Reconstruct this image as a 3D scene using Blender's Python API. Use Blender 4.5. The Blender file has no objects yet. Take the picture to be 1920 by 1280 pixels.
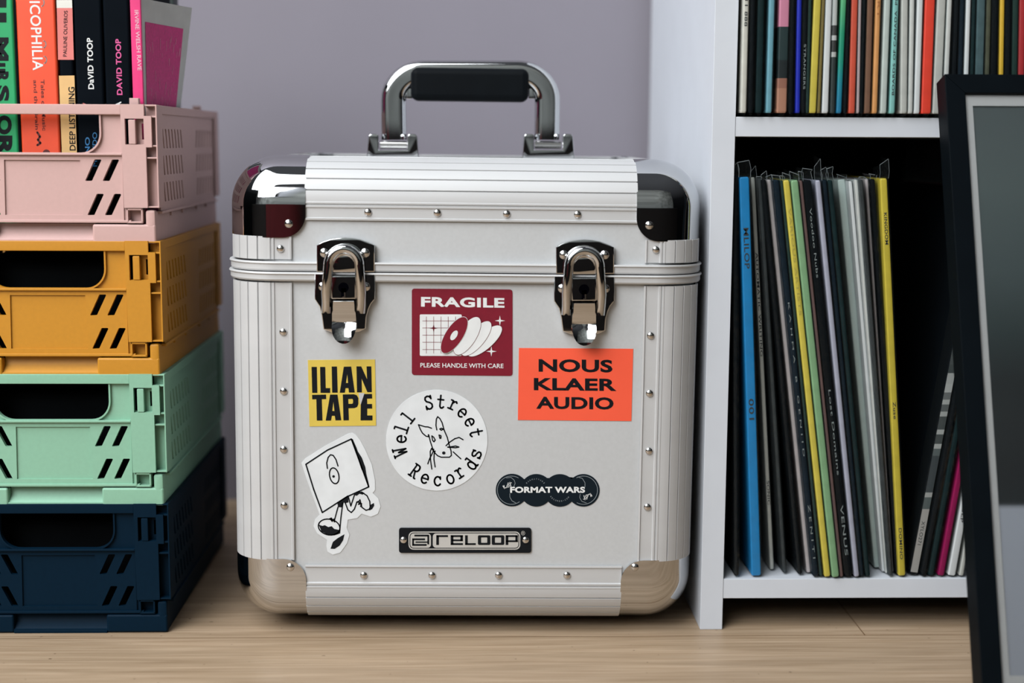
import bpy, bmesh, math, random
from mathutils import Vector, Matrix
from mathutils.geometry import tessellate_polygon
random.seed(7)
sc = bpy.context.scene
COL = sc.collection
pi = math.pi

# ------------------------------------------------------------------ camera
FPX = 2667.0
CAM_H = 0.39160
CAM_Y = -1.107
PITCH, YAW, ROLL = math.radians(8.0), math.radians(1.5), 0.005
_f = Vector((math.sin(YAW)*math.cos(PITCH), math.cos(YAW)*math.cos(PITCH), -math.sin(PITCH)))
_r = Vector((math.cos(YAW), -math.sin(YAW), 0))
_u = _r.cross(_f)
_R = _r*math.cos(ROLL) + _u*math.sin(ROLL)
_U = _u*math.cos(ROLL) - _r*math.sin(ROLL)
cam_d = bpy.data.cameras.new('camera'); cam = bpy.data.objects.new('camera', cam_d); COL.objects.link(cam)
cam_d.sensor_width = 36; cam_d.lens = 36*FPX/1920; cam_d.clip_start = .02
cam.matrix_world = Matrix(((_R.x, _U.x, -_f.x, 0), (_R.y, _U.y, -_f.y, CAM_Y), (_R.z, _U.z, -_f.z, CAM_H), (0, 0, 0, 1)))
cam_d.dof.use_dof = True; cam_d.dof.focus_distance = 1.118; cam_d.dof.aperture_fstop = 2.6
sc.camera = cam

# ------------------------------------------------------------------ light and exposure
sc.view_settings.view_transform = 'Standard'; sc.view_settings.look = 'None'
sc.view_settings.gamma = 1; sc.view_settings.use_curve_mapping = False
sc.view_settings.exposure = -0.1
sc.cycles.diffuse_bounces = 1
world = bpy.data.worlds.new('room_light'); sc.world = world; world.use_nodes = True
_n = world.node_tree.nodes; _l = world.node_tree.links; _n.clear()
wo = _n.new('ShaderNodeOutputWorld'); wb = _n.new('ShaderNodeBackground'); wt = _n.new('ShaderNodeTexCoord')
wsx = _n.new('ShaderNodeSeparateXYZ'); wr = _n.new('ShaderNodeValToRGB'); wm = _n.new('ShaderNodeMapRange')
_l.new(wt.outputs['Generated'], wsx.inputs[0]); _l.new(wsx.outputs['Z'], wm.inputs['Value'])
wm.inputs['From Min'].default_value = -1; wm.inputs['From Max'].default_value = 1
_l.new(wm.outputs[0], wr.inputs[0]); _l.new(wr.outputs[0], wb.inputs[0]); _l.new(wb.outputs[0], wo.inputs[0])
e = wr.color_ramp.elements
e[0].position = .45; e[0].color = (.006, .007, .008, 1); e[1].position = .95; e[1].color = (.42, .44, .48, 1)
k = e.new(.66); k.color = (.030, .032, .036, 1)
wb.inputs[1].default_value = .2

def area(name, loc, tgt, sx, sy, watt, col=(1, 1, 1)):
    d = bpy.data.lights.new(name, 'AREA'); d.shape = 'RECTANGLE'; d.size = sx; d.size_y = sy; d.energy = watt; d.color = col
    o = bpy.data.objects.new(name, d); COL.objects.link(o); o.location = loc
    o.rotation_euler = (Vector(tgt)-Vector(loc)).to_track_quat('-Z', 'Y').to_euler()
    return o
area('window_daylight', (-1.55, -2.42, 1.85), (-.2, 0, .40), 2.1, 1.5, 62, (.985, .99, 1))
area('overhead_soft_light', (-1.42, -1.2, 2.5), (-.1, -.1, .3), 2.4, 2.4, 128, (.95, .98, 1))  # soft light added overhead for metal and upper faces, no fixture behind it

# ------------------------------------------------------------------ geometry of the view
def ray(x, y): return _f + _R*((x-960)/FPX) + _U*((640-y)/FPX)
def at(x, y, Y):
    d = ray(x, y); t = (Y-CAM_Y)/d.y
    return Vector((d.x*t, Y, CAM_H+d.z*t))
def on_z(x, y, z):
    d = ray(x, y); t = (z-CAM_H)/d.z
    return Vector((d.x*t, CAM_Y+d.y*t, z))

# ------------------------------------------------------------------ materials
def mat(name, col, rough=.5, metal=0., var=.06, scale=60, bump=0., spec=.5, coat=0., stretch=(1, 1, 1)):
    m = bpy.data.materials.new(name); m.use_nodes = True
    N, L = m.node_tree.nodes, m.node_tree.links; b = N['Principled BSDF']
    b.inputs['Roughness'].default_value = rough; b.inputs['Metallic'].default_value = metal
    b.inputs['Specular IOR Level'].default_value = spec; b.inputs['Coat Weight'].default_value = coat
    tc = N.new('ShaderNodeTexCoord'); mp = N.new('ShaderNodeMapping'); mp.inputs['Scale'].default_value = stretch
    nz = N.new('ShaderNodeTexNoise'); nz.inputs['Scale'].default_value = scale; nz.inputs['Detail'].default_value = 4
    rp = N.new('ShaderNodeValToRGB')
    rp.color_ramp.elements[0].position = .3; rp.color_ramp.elements[1].position = .7
    rp.color_ramp.elements[0].color = tuple(c*(1-var) for c in col)+(1,)
    rp.color_ramp.elements[1].color = tuple(min(1, c*(1+var)) for c in col)+(1,)
    L.new(tc.outputs['Object'], mp.inputs[0]); L.new(mp.outputs[0], nz.inputs['Vector'])
    L.new(nz.outputs['Fac'], rp.inputs[0]); L.new(rp.outputs[0], b.inputs['Base Color'])
    if bump:
        bp = N.new('ShaderNodeBump'); bp.inputs['Strength'].default_value = bump; bp.inputs['Distance'].default_value = .0006
        L.new(nz.outputs['Fac'], bp.inputs['Height']); L.new(bp.outputs[0], b.inputs['Normal'])
    return m

def mat_ramp(name, stops, axis='Z', rough=.45, const=False):
    """colour that changes along an object's own axis, stops in metres"""
    m = bpy.data.materials.new(name); m.use_nodes = True
    N, L = m.node_tree.nodes, m.node_tree.links; b = N['Principled BSDF']; b.inputs['Roughness'].default_value = rough
    tc = N.new('ShaderNodeTexCoord'); sx = N.new('ShaderNodeSeparateXYZ'); mr = N.new('ShaderNodeMapRange'); rp = N.new('ShaderNodeValToRGB')
    lo, hi = stops[0][0], stops[-1][0]
    mr.inputs['From Min'].default_value = lo; mr.inputs['From Max'].default_value = hi
    L.new(tc.outputs['Object'], sx.inputs[0]); L.new(sx.outputs[axis], mr.inputs['Value']); L.new(mr.outputs[0], rp.inputs[0])
    L.new(rp.outputs[0], b.inputs['Base Color'])
    cr = rp.color_ramp
    if const: cr.interpolation = 'CONSTANT'
    cr.elements[0].position = 0; cr.elements[0].color = stops[0][1]+(1,)
    cr.elements[1].position = 1; cr.elements[1].color = stops[-1][1]+(1,)
    for p, c in stops[1:-1]:
        el = cr.elements.new((p-lo)/(hi-lo)); el.color = c+(1,)
    return m

def mat_film(name):
    m = bpy.data.materials.new(name); m.use_nodes = True
    N, L = m.node_tree.nodes, m.node_tree.links; N.remove(N['Principled BSDF']); out = N['Material Output']
    t = N.new('ShaderNodeBsdfTransparent'); t.inputs[0].default_value = (.93, .95, .95, 1)
    g = N.new('ShaderNodeBsdfGlossy'); g.inputs['Roughness'].default_value = .12; g.inputs[0].default_value = (.8, .85, .88, 1)
    d = N.new('ShaderNodeBsdfDiffuse'); d.inputs[0].default_value = (.5, .56, .58, 1)
    fr = N.new('ShaderNodeLayerWeight'); fr.inputs[0].default_value = .35
    ml = N.new('ShaderNodeMath'); ml.operation = 'MULTIPLY_ADD'; ml.inputs[1].default_value = .2; ml.inputs[2].default_value = .006
    tc = N.new('ShaderNodeTexCoord'); nz = N.new('ShaderNodeTexNoise'); nz.inputs['Scale'].default_value = 90
    bp = N.new('ShaderNodeBump'); bp.inputs['Strength'].default_value = .5; bp.inputs['Distance'].default_value = .002
    L.new(tc.outputs['Object'], nz.inputs['Vector']); L.new(nz.outputs['Fac'], bp.inputs['Height']); L.new(bp.outputs[0], g.inputs['Normal'])
    m1 = N.new('ShaderNodeMixShader'); m2 = N.new('ShaderNodeMixShader'); m1.inputs[0].default_value = .006
    L.new(t.outputs[0], m1.inputs[1]); L.new(d.outputs[0], m1.inputs[2])
    L.new(fr.outputs['Facing'], ml.inputs[0]); L.new(ml.outputs[0], m2.inputs[0])
    L.new(m1.outputs[0], m2.inputs[1]); L.new(g.outputs[0], m2.inputs[2]); L.new(m2.outputs[0], out.inputs[0])
    return m

ALU = mat('ribbed_aluminium', (.58, .585, .59), .58, .26, .03, 40, stretch=(.2, .2, 1))
PANEL = mat('grey_laminate', (.56, .575, .585), .45, .1, .025, 400, .05)
CHROME = mat('chrome', (.60, .61, .62), .035, 1, .01, 10)
STEEL = mat('polished_steel', (.62, .61, .60), .16, 1, .03, 80)
RUBBER = mat('black_rubber', (.003, .0045, .006), .6, 0, .1, 60, spec=.08)
BLACK = mat('black_print', (.004, .006, .009), .5, spec=.2)
WHITEV = mat('white_vinyl', (.74, .77, .79), .4)
WHITEP = mat('white_print', (.78, .80, .80), .4)
FILM = mat_film('clear_plastic_film')
FILMGLINT = mat('film_edge_glint', (.15, .175, .185), .3, spec=.5)  # pale ribbon colour standing in for light caught along the film edges
SHELFW = mat('white_board', (.62, .655, .71), .45, 0, .02, 30)
SHADEBACK = mat('shade_black_board', (.006, .008, .010), .7, spec=.2)  # shade inside the shelf put into the board's colour

# ------------------------------------------------------------------ objects
ORG = {}
def tag(o, label=None, cat=None, group=None, kind=None):
    if label: o['label'] = label
    if cat: o['category'] = cat
    if group: o['group'] = group
    if kind: o['kind'] = kind
    return o
def thing(name, loc, label, cat, group=None):
    o = bpy.data.objects.new(name, None); COL.objects.link(o); o.location = loc; o.empty_display_size = .02
    ORG[o.name] = Vector(loc); return tag(o, label, cat, group)
def obj(name, bm, m, parent=None, smooth=35, label=None, loc=None):
    """one mesh object from a bmesh in world coordinates"""
    me = bpy.data.meshes.new(name)
    bmesh.ops.recalc_face_normals(bm, faces=bm.faces)
    org = ORG[parent.name] if parent else Vector(loc or (0, 0, 0))
    bmesh.ops.translate(bm, verts=bm.verts, vec=-org)
    bm.to_mesh(me); bm.free()
    for p in me.polygons: p.use_smooth = True
    me.set_sharp_from_angle(angle=math.radians(smooth))
    me.materials.append(m)
    o = bpy.data.objects.new(name, me); COL.objects.link(o)
    if len(me.polygons) > 5:
        wn = o.modifiers.new('weighted_normals', 'WEIGHTED_NORMAL'); wn.keep_sharp = True; wn.weight = 80
    if parent: o.parent = parent
    else: o.location = org
    ORG[o.name] = org
    if label: o['label'] = label
    return o
def struct(name, bm, m, smooth=35): return tag(obj(name, bm, m, None, smooth), kind='structure')

def box(bm, lo, hi, bev=0., seg=2):
    lo, hi = Vector(lo), Vector(hi)
    r = bmesh.ops.create_cube(bm, size=1)['verts']
    for v in r: v.co = Vector(((v.co.x+.5)*(hi.x-lo.x)+lo.x, (v.co.y+.5)*(hi.y-lo.y)+lo.y, (v.co.z+.5)*(hi.z-lo.z)+lo.z))
    if bev:
        es = list({e for v in r for e in v.link_edges})
        bmesh.ops.bevel(bm, geom=es, offset=bev, segments=seg, profile=.5, affect='EDGES')
    return bm
def B(lo, hi, bev=0., seg=2): return box(bmesh.new(), lo, hi, bev, seg)

def plate(bm, outer, holes, fn, t):
    """flat plate with holes: 2D loops, fn(u,v,d)->world with depth d (0 = front, t = back)"""
    loops = [outer]+list(holes)
    pts = [Vector((p[0], p[1], 0)) for l in loops for p in l]
    tris = tessellate_polygon([[Vector((p[0], p[1], 0)) for p in l] for l in loops])
    F = [bm.verts.new(fn(p.x, p.y, 0)) for p in pts]; K = [bm.verts.new(fn(p.x, p.y, t)) for p in pts]
    for a, b, c in tris:
        for V in ((F[a], F[b], F[c]), (K[c], K[b], K[a])):
            try: bm.faces.new(V)
            except ValueError: pass
    s = 0
    for l in loops:
        n = len(l)
        for i in range(n):
            j = (i+1) % n
            try: bm.faces.new((F[s+i], F[s+j], K[s+j], K[s+i]))
            except ValueError: pass
        s += n
    return bm
def rrect(x0, y0, x1, y1, r, n=5):
    P = []
    for cx, cy, a0 in ((x1-r, y1-r, 0), (x0+r, y1-r, 90), (x0+r, y0+r, 180), (x1-r, y0+r, 270)):
        for i in range(n+1):
            a = math.radians(a0+90*i/n); P.append((cx+r*math.cos(a), cy+r*math.sin(a)))
    return P
def ell(cx, cy, a, b, ang=0, n=40, a0=0, a1=360):
    ca, sa = math.cos(math.radians(ang)), math.sin(math.radians(ang)); P = []
    full = abs(a1-a0) >= 360
    for i in range(n if full else n+1):
        t = math.radians(a0+(a1-a0)*i/n); x, y = a*math.cos(t), b*math.sin(t)
        P.append((cx+x*ca-y*sa, cy+x*sa+y*ca))
    return P
def sweep(bm, path, sec, closed=False, up=(0, 1, 0)):
    """section points (a along side normal, b along up) swept along a 3D path"""
    n = len(path); rings = []; up = Vector(up)
    for i, p in enumerate(path):
        p = Vector(p)
        d0 = (p-Vector(path[i-1])) if (i or closed) else None
        d1 = (Vector(path[(i+1) % n])-p) if (i < n-1 or closed) else None
        if d0 is None: d = d1.normalized(); s = 1
        elif d1 is None: d = d0.normalized(); s = 1
        else:
            d0.normalize(); d1.normalize(); d = (d0+d1).normalized(); s = 1/max(.5, d.dot(d1))
        side = d.cross(up).normalized(); u2 = side.cross(d).normalized()
        rings.append([bm.verts.new(p+side*a*s+u2*b) for a, b in sec])
    m = len(sec)
    for i in range(n if closed else n-1):
        A, C = rings[i], rings[(i+1) % n]
        for j in range(m):
            k = (j+1) % m; bm.faces.new((A[j], A[k], C[k], C[j]))
    if not closed:
        bm.faces.new(rings[0]); bm.faces.new(rings[-1][::-1])
    return bm
def rsec(w, h, r, n=4): return rrect(-w/2, -h/2, w/2, h/2, r, n)
def csec(r, n=10): return [(r*math.cos(2*pi*i/n), r*math.sin(2*pi*i/n)) for i in range(n)]
def dome(bm, c, r, h=.55, nrm=(0, -1, 0), n=14, m=5):
    """rivet head"""
    c = Vector(c); q = Vector((0, 0, 1)).rotation_difference(Vector(nrm)); rings = []
    for i in range(m):
        a = pi/2*i/m
        rings.append([bm.verts.new(c+q@Vector((r*math.cos(a)*math.cos(2*pi*j/n), r*math.cos(a)*math.sin(2*pi*j/n), r*h*math.sin(a)))) for j in range(n)])
    top = bm.verts.new(c+q@Vector((0, 0, r*h)))
    for i in range(m-1):
        for j in range(n): bm.faces.new((rings[i][j], rings[i][(j+1) % n], rings[i+1][(j+1) % n], rings[i+1][j]))
    for j in range(n): bm.faces.new((rings[-1][j], rings[-1][(j+1) % n], top))
    bm.faces.new(rings[0][::-1])
    return bm

# ------------------------------------------------------------------ printing
_txt = {}
def text_geo(body, bold=0., spacing=1.):
    key = (body, bold, spacing)
    if key not in _txt:
        cu = bpy.data.curves.new('lettering_source', 'FONT'); cu.body = body; cu.offset = bold; cu.space_character = spacing
        cu.resolution_u = 4; o = bpy.data.objects.new('lettering_source', cu)
        me = o.to_mesh(); V = [(v.co.x, v.co.y) for v in me.vertices]; Fc = [tuple(p.vertices) for p in me.polygons]
        o.to_mesh_clear(); bpy.data.objects.remove(o); bpy.data.curves.remove(cu)
        x0, x1 = min(v[0] for v in V), max(v[0] for v in V); y0, y1 = min(v[1] for v in V), max(v[1] for v in V)
        _txt[key] = ([((x-x0)/(x1-x0), (y-y0)/(y1-y0)) for x, y in V], Fc)
    return _txt[key]
class Ink:
    """flat printing on a surface: fn(px, py, h) -> world, h metres above the surface"""
    def __init__(s, fn, h): s.bm = bmesh.new(); s.fn = fn; s.h = h
    def poly(s, P, holes=()):
        loops = [P]+list(holes); pts = [p for l in loops for p in l]
        V = [s.bm.verts.new(s.fn(p[0], p[1], s.h)) for p in pts]
        for a, b, c in tessellate_polygon([[Vector((p[0], p[1], 0)) for p in l] for l in loops]):
            try: s.bm.faces.new((V[a], V[b], V[c]))
            except ValueError: pass
        return s
    def stroke(s, P, w, closed=False, cap=True):
        n = len(P)
        for i in range(n if closed else n-1):
            (x0, y0), (x1, y1) = P[i], P[(i+1) % n]; d = math.hypot(x1-x0, y1-y0)
            if d < 1e-6: continue
            nx, ny = -(y1-y0)/d*w/2, (x1-x0)/d*w/2
            V = [s.bm.verts.new(s.fn(x, y, s.h)) for x, y in ((x0+nx, y0+ny), (x0-nx, y0-ny), (x1-nx, y1-ny), (x1+nx, y1+ny))]
            s.bm.faces.new(V)
        if cap:
            for p in P: s.poly(ell(p[0], p[1], w/2, w/2, 0, 8))
        return s
    def text(s, body, bl, br, tl, bold=0., spacing=1.):
        V, Fc = text_geo(body, bold, spacing)
        vs = [s.bm.verts.new(s.fn(bl[0]+(br[0]-bl[0])*a+(tl[0]-bl[0])*b, bl[1]+(br[1]-bl[1])*a+(tl[1]-bl[1])*b, s.h)) for a, b in V]
        for f in Fc:
            try: s.bm.faces.new([vs[i] for i in f])
            except ValueError: pass
        return s
    def box_text(s, body, x0, y0, x1, y1, bold=0., spacing=1.):
        return s.text(body, (x0, y1), (x1, y1), (x0, y0), bold, spacing)
    def make(s, name, m, parent, label=None): return obj(name, s.bm, m, parent, label=label)

# ------------------------------------------------------------------ the room
def floor_mat():
    m = bpy.data.materials.new('oak_floorboards'); m.use_nodes = True
    N, L = m.node_tree.nodes, m.node_tree.links; b = N['Principled BSDF']
    b.inputs['Roughness'].default_value = .42; b.inputs['Specular IOR Level'].default_value = .35
    tc = N.new('ShaderNodeTexCoord')
    def noise(scale, st, det=6, dist=0.):
        mp = N.new('ShaderNodeMapping'); mp.inputs['Scale'].default_value = st
        nz = N.new('ShaderNodeTexNoise'); nz.inputs['Scale'].default_value = scale; nz.inputs['Detail'].default_value = det; nz.inputs['Distortion'].default_value = dist
        L.new(tc.outputs['Object'], mp.inputs[0]); L.new(mp.outputs[0], nz.inputs['Vector']); return nz
    g1 = noise(4, (1.3, 22, 1), 10, .5); g2 = noise(30, (.35, 12, 1), 5, .2); sp = noise(150, (1, 1.6, 1), 1)
    r1 = N.new('ShaderNodeValToRGB'); r1.color_ramp.elements[0].position = .34; r1.color_ramp.elements[1].position = .66
    r1.color_ramp.elements[0].color = (.36, .262, .172, 1); r1.color_ramp.elements[1].color = (.485, .362, .250, 1)
    r2 = N.new('ShaderNodeValToRGB'); r2.color_ramp.elements[0].position = .35; r2.color_ramp.elements[1].position = .6
    r2.color_ramp.elements[0].color = (.80, .76, .71, 1); r2.color_ramp.elements[1].color = (1, 1, 1, 1)
    r3 = N.new('ShaderNodeValToRGB'); r3.color_ramp.elements[0].position = .205; r3.color_ramp.elements[1].position = .24
    r3.color_ramp.elements[0].color = (.25, .2, .16, 1); r3.color_ramp.elements[1].color = (1, 1, 1, 1)
    L.new(g1.outputs['Fac'], r1.inputs[0]); L.new(g2.outputs['Fac'], r2.inputs[0]); L.new(sp.outputs['Fac'], r3.inputs[0])
    mp = N.new('ShaderNodeMapping'); p = on_z(1500, 1191, 0); q = on_z(1612, 1178, 0)
    mp.inputs['Location'].default_value = (-q.x, -p.y+.19, 0)
    br = N.new('ShaderNodeTexBrick'); br.offset = .37; br.inputs['Color1'].default_value = (1, 1, 1, 1); br.inputs['Color2'].default_value = (.9, .88, .86, 1)
    br.inputs['Mortar'].default_value = (.42, .34, .27, 1); br.inputs['Scale'].default_value = 1; br.inputs['Mortar Size'].default_value = .0006
    br.inputs['Mortar Smooth'].default_value = .3
    br.inputs['Brick Width'].default_value = 3.1; br.inputs['Row Height'].default_value = .19
    L.new(tc.outputs['Object'], mp.inputs[0]); L.new(mp.outputs[0], br.inputs['Vector'])
    last = r1.outputs[0]
    for o in (r2.outputs[0], r3.outputs[0], br.outputs['Color']):
        mx = N.new('ShaderNodeMix'); mx.data_type = 'RGBA'; mx.blend_type = 'MULTIPLY'; mx.inputs[0].default_value = 1
        L.new(last, mx.inputs[6]); L.new(o, mx.inputs[7]); last = mx.outputs[2]
    L.new(last, b.inputs['Base Color'])
    bp = N.new('ShaderNodeBump'); bp.inputs['Strength'].default_value = .15; bp.inputs['Distance'].default_value = .001
    L.new(g2.outputs['Fac'], bp.inputs['Height']); L.new(bp.outputs[0], b.inputs['Normal'])
    return m
WALL_Y = .425
WALL = mat('lilac_grey_plaster', (.245, .228, .265), .85, 0, .035, 5, .1, spec=.2)
struct('floor', B((-3.4, -3.4, -.03), (2.6, WALL_Y+.1, 0)), floor_mat())
struct('wall_back', B((-3.4, WALL_Y, 0), (2.6, WALL_Y+.1, 2.5)), WALL)

# ------------------------------------------------------------------ the shelf unit
PX0, PX1 = .1828, .2010          # side panel
DV0, DV1 = .452, .468            # upright divider of the lower tier, behind the picture frame
SZ0, SZ1, UZ0, UZ1 = .0260, .0423, .3962, .4114
SH_BACK = .40
shelf = thing('record_shelf', (.5, .2, 0), 'white open shelf unit packed with records, right of the silver case', 'shelf')
obj('side_panel', B((PX0, 0, 0), (PX1, SH_BACK, 1.0), .0006), SHELFW, shelf)
obj('side_panel', B((.83, 0, 0), (.848, SH_BACK, 1.0), .0006), SHELFW, shelf)
obj('shelf_board', B((PX1, .0005, SZ0), (.83, SH_BACK-.006, SZ1), .0006), SHELFW, shelf)
obj('shelf_board', B((PX1, .0005, UZ0), (.83, SH_BACK-.006, UZ1), .0006), SHELFW, shelf)
obj('shelf_board', B((PX1, .0005, .766), (.83, SH_BACK-.006, .781), .0006), SHELFW, shelf)
obj('divider', B((DV0, .004, SZ1), (DV1, SH_BACK-.006, UZ0), .0006), SHELFW, shelf)
obj('back_panel', B((PX1, SH_BACK-.006, SZ0), (.83, SH_BACK, 1.0)), SHADEBACK, shelf, label='back panel coloured black for the shade inside the shelf')

WX0, WX1, WZ0, WZ1, WFY = -2.62, -.48, 1.08, 2.62, -2.5
bm = bmesh.new()
for lo, hi in (((-3.4, WFY-.1, 0), (2.6, WFY, WZ0)), ((-3.4, WFY-.1, WZ1), (2.6, WFY, 2.7)), ((-3.4, WFY-.1, WZ0), (WX0, WFY, WZ1)), ((WX1, WFY-.1, WZ0), (2.6, WFY, WZ1))): box(bm, lo, hi)
struct('wall_front', bm, mat('grey_green_plaster', (.42, .45, .42), .8, 0, .4, 2.5))  # unseen wall, added and toned for what the chrome reflects
struct('reflection_block_1', B((-3.4, WFY, 0), (2.6, -1.62, .42), .02), mat('blocker_black', (.006, .006, .007), .8, 0, .2, 8))  # unseen block added so the clasps reflect dark instead of floor
struct('reflection_block_2', B((-.98, -1.63, .1), (-.33, -1.60, .42), .02), mat('blocker_burgundy', (.11, .006, .012), .8, 0, .2, 8))  # unseen red patch added for the left corner guard to reflect
bm = bmesh.new(); t = .05
for lo, hi in (((WX0, WFY-.06, WZ0), (WX0+t, WFY+.01, WZ1)), ((WX1-t, WFY-.06, WZ0), (WX1, WFY+.01, WZ1)), ((WX0, WFY-.06, WZ0), (WX1, WFY+.01, WZ0+t)), ((WX0, WFY-.06, WZ1-t), (WX1, WFY+.01, WZ1)), ((-1.57, WFY-.06, WZ0), (-1.53, WFY+.01, WZ1))): box(bm, lo, hi, .003)
struct('window_1', bm, SHELFW)

# ------------------------------------------------------------------ the silver record case
CY = -.014                                     # front face of the case
CASE_C = Vector((-.0085, 0, .0012)); CROLL = .007        # the case stands very slightly out of true
def unroll(p):
    x, z = p.x-CASE_C.x, p.z-CASE_C.z; c, s = math.cos(CROLL), math.sin(CROLL)
    return Vector((CASE_C.x+x*c-z*s, p.y, x*s+z*c))
def cp(px, py, h=0.): return unroll(at(px, py, CY)) - Vector((0, h, 0))
CX0, CX1 = unroll(at(441.5, 780, CY+.025)).x, unroll(at(1300, 780, CY+.025)).x    # left and right sides
CZ0, CZ1 = .0085, .3765
CD = .27                                      # depth
CB = CY+CD
RAD = .0365
SEAM = cp(870, 511).z
case = thing('record_case', (CASE_C.x, CY+CD/2, 0), 'silver aluminium record flight case with chrome corners and stickers', 'case')

def rounded(lo, hi, r, sel, seg=6):
    bm = B(lo, hi); es = [e for e in bm.edges if sel((e.verts[0].co+e.verts[1].co)/2, (e.verts[0].co-e.verts[1].co))]
    bmesh.ops.bevel(bm, geom=es, offset=r, segments=seg, profile=.5, affect='EDGES'); return bm
IN = .0011
lo_, hi_ = (CX0+IN, CY+IN, CZ0+IN), (CX1-IN, CB-IN, CZ1-IN)
body = obj('body', rounded(lo_, (hi_[0], hi_[1], SEAM-.001), RAD+.001, lambda c, d: abs(d.z) > .1 or c.z < .1), PANEL, case)
lid = obj('lid', rounded((lo_[0], lo_[1], SEAM+.001), hi_, RAD+.001, lambda c, d: abs(d.z) > .04 or c.z > SEAM+.05), PANEL, case)

def profile(fl, RAD):
    """ribbed corner extrusion: flange, bead, rounded ribbed part, bead, flange (p along A, q along B)"""
    P = [(RAD+fl, .0004), (RAD+fl, -.0009), (RAD+fl-.0014, -.0011), (RAD+fl-.0020, -.0001), (RAD+.0050, -.0001),
         (RAD+.0044, -.0010), (RAD+.0030, -.0010), (RAD+.0026, -.0001), (RAD+.0020, -.0001), (RAD+.0016, -.0010), (RAD+.0004, -.0010)]
    Q = []
    gro = (15, 31, 47, 63, 79); w = 1.0
    a = 2.0; ang = [0, 1.2]
    for g in gro: ang += [g-w, g, g+w]
    ang += [88.8, 90]
    full = []
    for i in range(len(ang)-1):
        full.append(ang[i]); gap = ang[i+1]-ang[i]
        if gap > 6: full += [ang[i]+gap/3, ang[i]+gap*2/3]
    full.append(90)
    for t in full:
        off = -.0007 if t in gro else .0007
        tt = math.radians(t); Q.append((RAD-(RAD+off)*math.sin(tt), RAD-(RAD+off)*math.cos(tt)))
    out = P+Q+[(q, p) for p, q in P[::-1]]
    inner = [(RAD-(RAD-.001)*math.cos(math.radians(t)), RAD-(RAD-.001)*math.sin(math.radians(t))) for t in range(0, 91, 15)]
    return out+[(p, q) for p, q in inner]
def extr(name, C, A, Bv, axis, length, fl, rad=RAD):
    bm = bmesh.new(); C, A, Bv, axis = Vector(C), Vector(A), Vector(Bv), Vector(axis); P = profile(fl, rad)
    r0 = [bm.verts.new(C+A*p+Bv*q) for p, q in P]; r1 = [bm.verts.new(C+A*p+Bv*q+axis*length) for p, q in P]
    n = len(P)
    for i in range(n): bm.faces.new((r0[i], r0[(i+1) % n], r1[(i+1) % n], r1[i]))
    bm.faces.new(r0[::-1]); bm.faces.new(r1)
    return obj(name, bm, ALU, case, 25)
CS = .0575      # where the extrusions run under the corner guards
FL = .0142
SIDE = {1: (.0180, .0310), -1: (.0162, .0292)}
RTOP = .0328
for x, sx in ((CX0, 1), (CX1, -1)):
    for y, sy in ((CY, 1), (CB, -1)):
        extr('corner_extrusion', (x, y, CZ0+.0530), (sx, 0, 0), (0, sy, 0), (0, 0, 1), SEAM-.009-CZ0-.0530, *SIDE[sx])
        extr('corner_extrusion', (x, y, SEAM+.009), (sx, 0, 0), (0, sy, 0), (0, 0, 1), CZ1-.0598-SEAM-.009, *SIDE[sx])
for z, sz in ((CZ0, 1), (CZ1, -1)):
    for y, sy in ((CY, 1), (CB, -1)):
        c0, c1 = (.0592, .0518) if sz < 0 else (.0575, .0575)
        extr('edge_extrusion', (CX0+c0, y, z), (0, 0, sz), (0, sy, 0), (1, 0, 0), CX1-CX0-c0-c1, FL if sz < 0 else .0190, RTOP if sz < 0 else .0300)
    for x, sx in ((CX0, 1), (CX1, -1)):
        extr('edge_extrusion', (x, CY+CS, z), (0, 0, sz), (sx, 0, 0), (0, 1, 0), CD-2*CS, FL if sz < 0 else .0190, RTOP if sz < 0 else .0300)

def guard(C, sx, sy, sz, s=.0560, sv=.0645):
    """chrome ball corner, corner point C, arms s long with rounded ends"""
    bm = bmesh.new(); r = .0362; off = .0016; n = 16; cr = .018
    for f in range(3):
        g = {}
        for i in range(n+1):
            for j in range(n+1):
                ax = [None, None, None]; S = [s, s, sv]; o = [k for k in range(3) if k != f]
                su, sw = S[o[0]], S[o[1]]
                def warp(t, L):   # denser near the round
                    return L*t
                a, b = warp(i/n, su), warp(j/n, sw)
                ca, cb = a-(su-cr), b-(sw-cr)
                if ca > 0 and cb > 0:
                    k = max(ca, cb)/math.hypot(ca, cb); ca *= k; cb *= k; a = su-cr+ca; b = sw-cr+cb
                p = [0, 0, 0]; p[o[0]] = a; p[o[1]] = b
                q = [max(c, r) for c in p]; d = Vector([p[k]-q[k] for k in range(3)]).normalized()
                w = Vector(q)+d*(r+off)
                g[i, j] = bm.verts.new(Vector(C)+Vector((w.x*sx, w.y*sy, w.z*sz)))
        for i in range(n):
            for j in range(n): bm.faces.new((g[i, j], g[i+1, j], g[i+1, j+1], g[i, j+1]))
    bmesh.ops.remove_doubles(bm, verts=bm.verts, dist=1e-5)
    bmesh.ops.recalc_face_normals(bm, faces=bm.faces)
    ctr = Vector(C)+Vector((sx, sy, sz))*.05
    f0 = max(bm.faces, key=lambda f: (f.calc_center_median()-ctr).length)
    if f0.normal.dot(f0.calc_center_median()-ctr) < 0: bmesh.ops.reverse_faces(bm, faces=bm.faces)
    bmesh.ops.solidify(bm, geom=bm.faces[:], thickness=.0012)
    return obj('corner_guard', bm, CHROME, case, 60)
for x, sx in ((CX0, 1), (CX1, -1)):
    for y, sy in ((CY, 1), (CB, -1)):
        for z, sz in ((CZ0, 1), (CZ1, -1)): guard((x, y, z), sx, sy, sz, .0582 if sz > 0 else (.0600 if sx > 0 else .0525), .0540 if sz > 0 else .0607)

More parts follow.
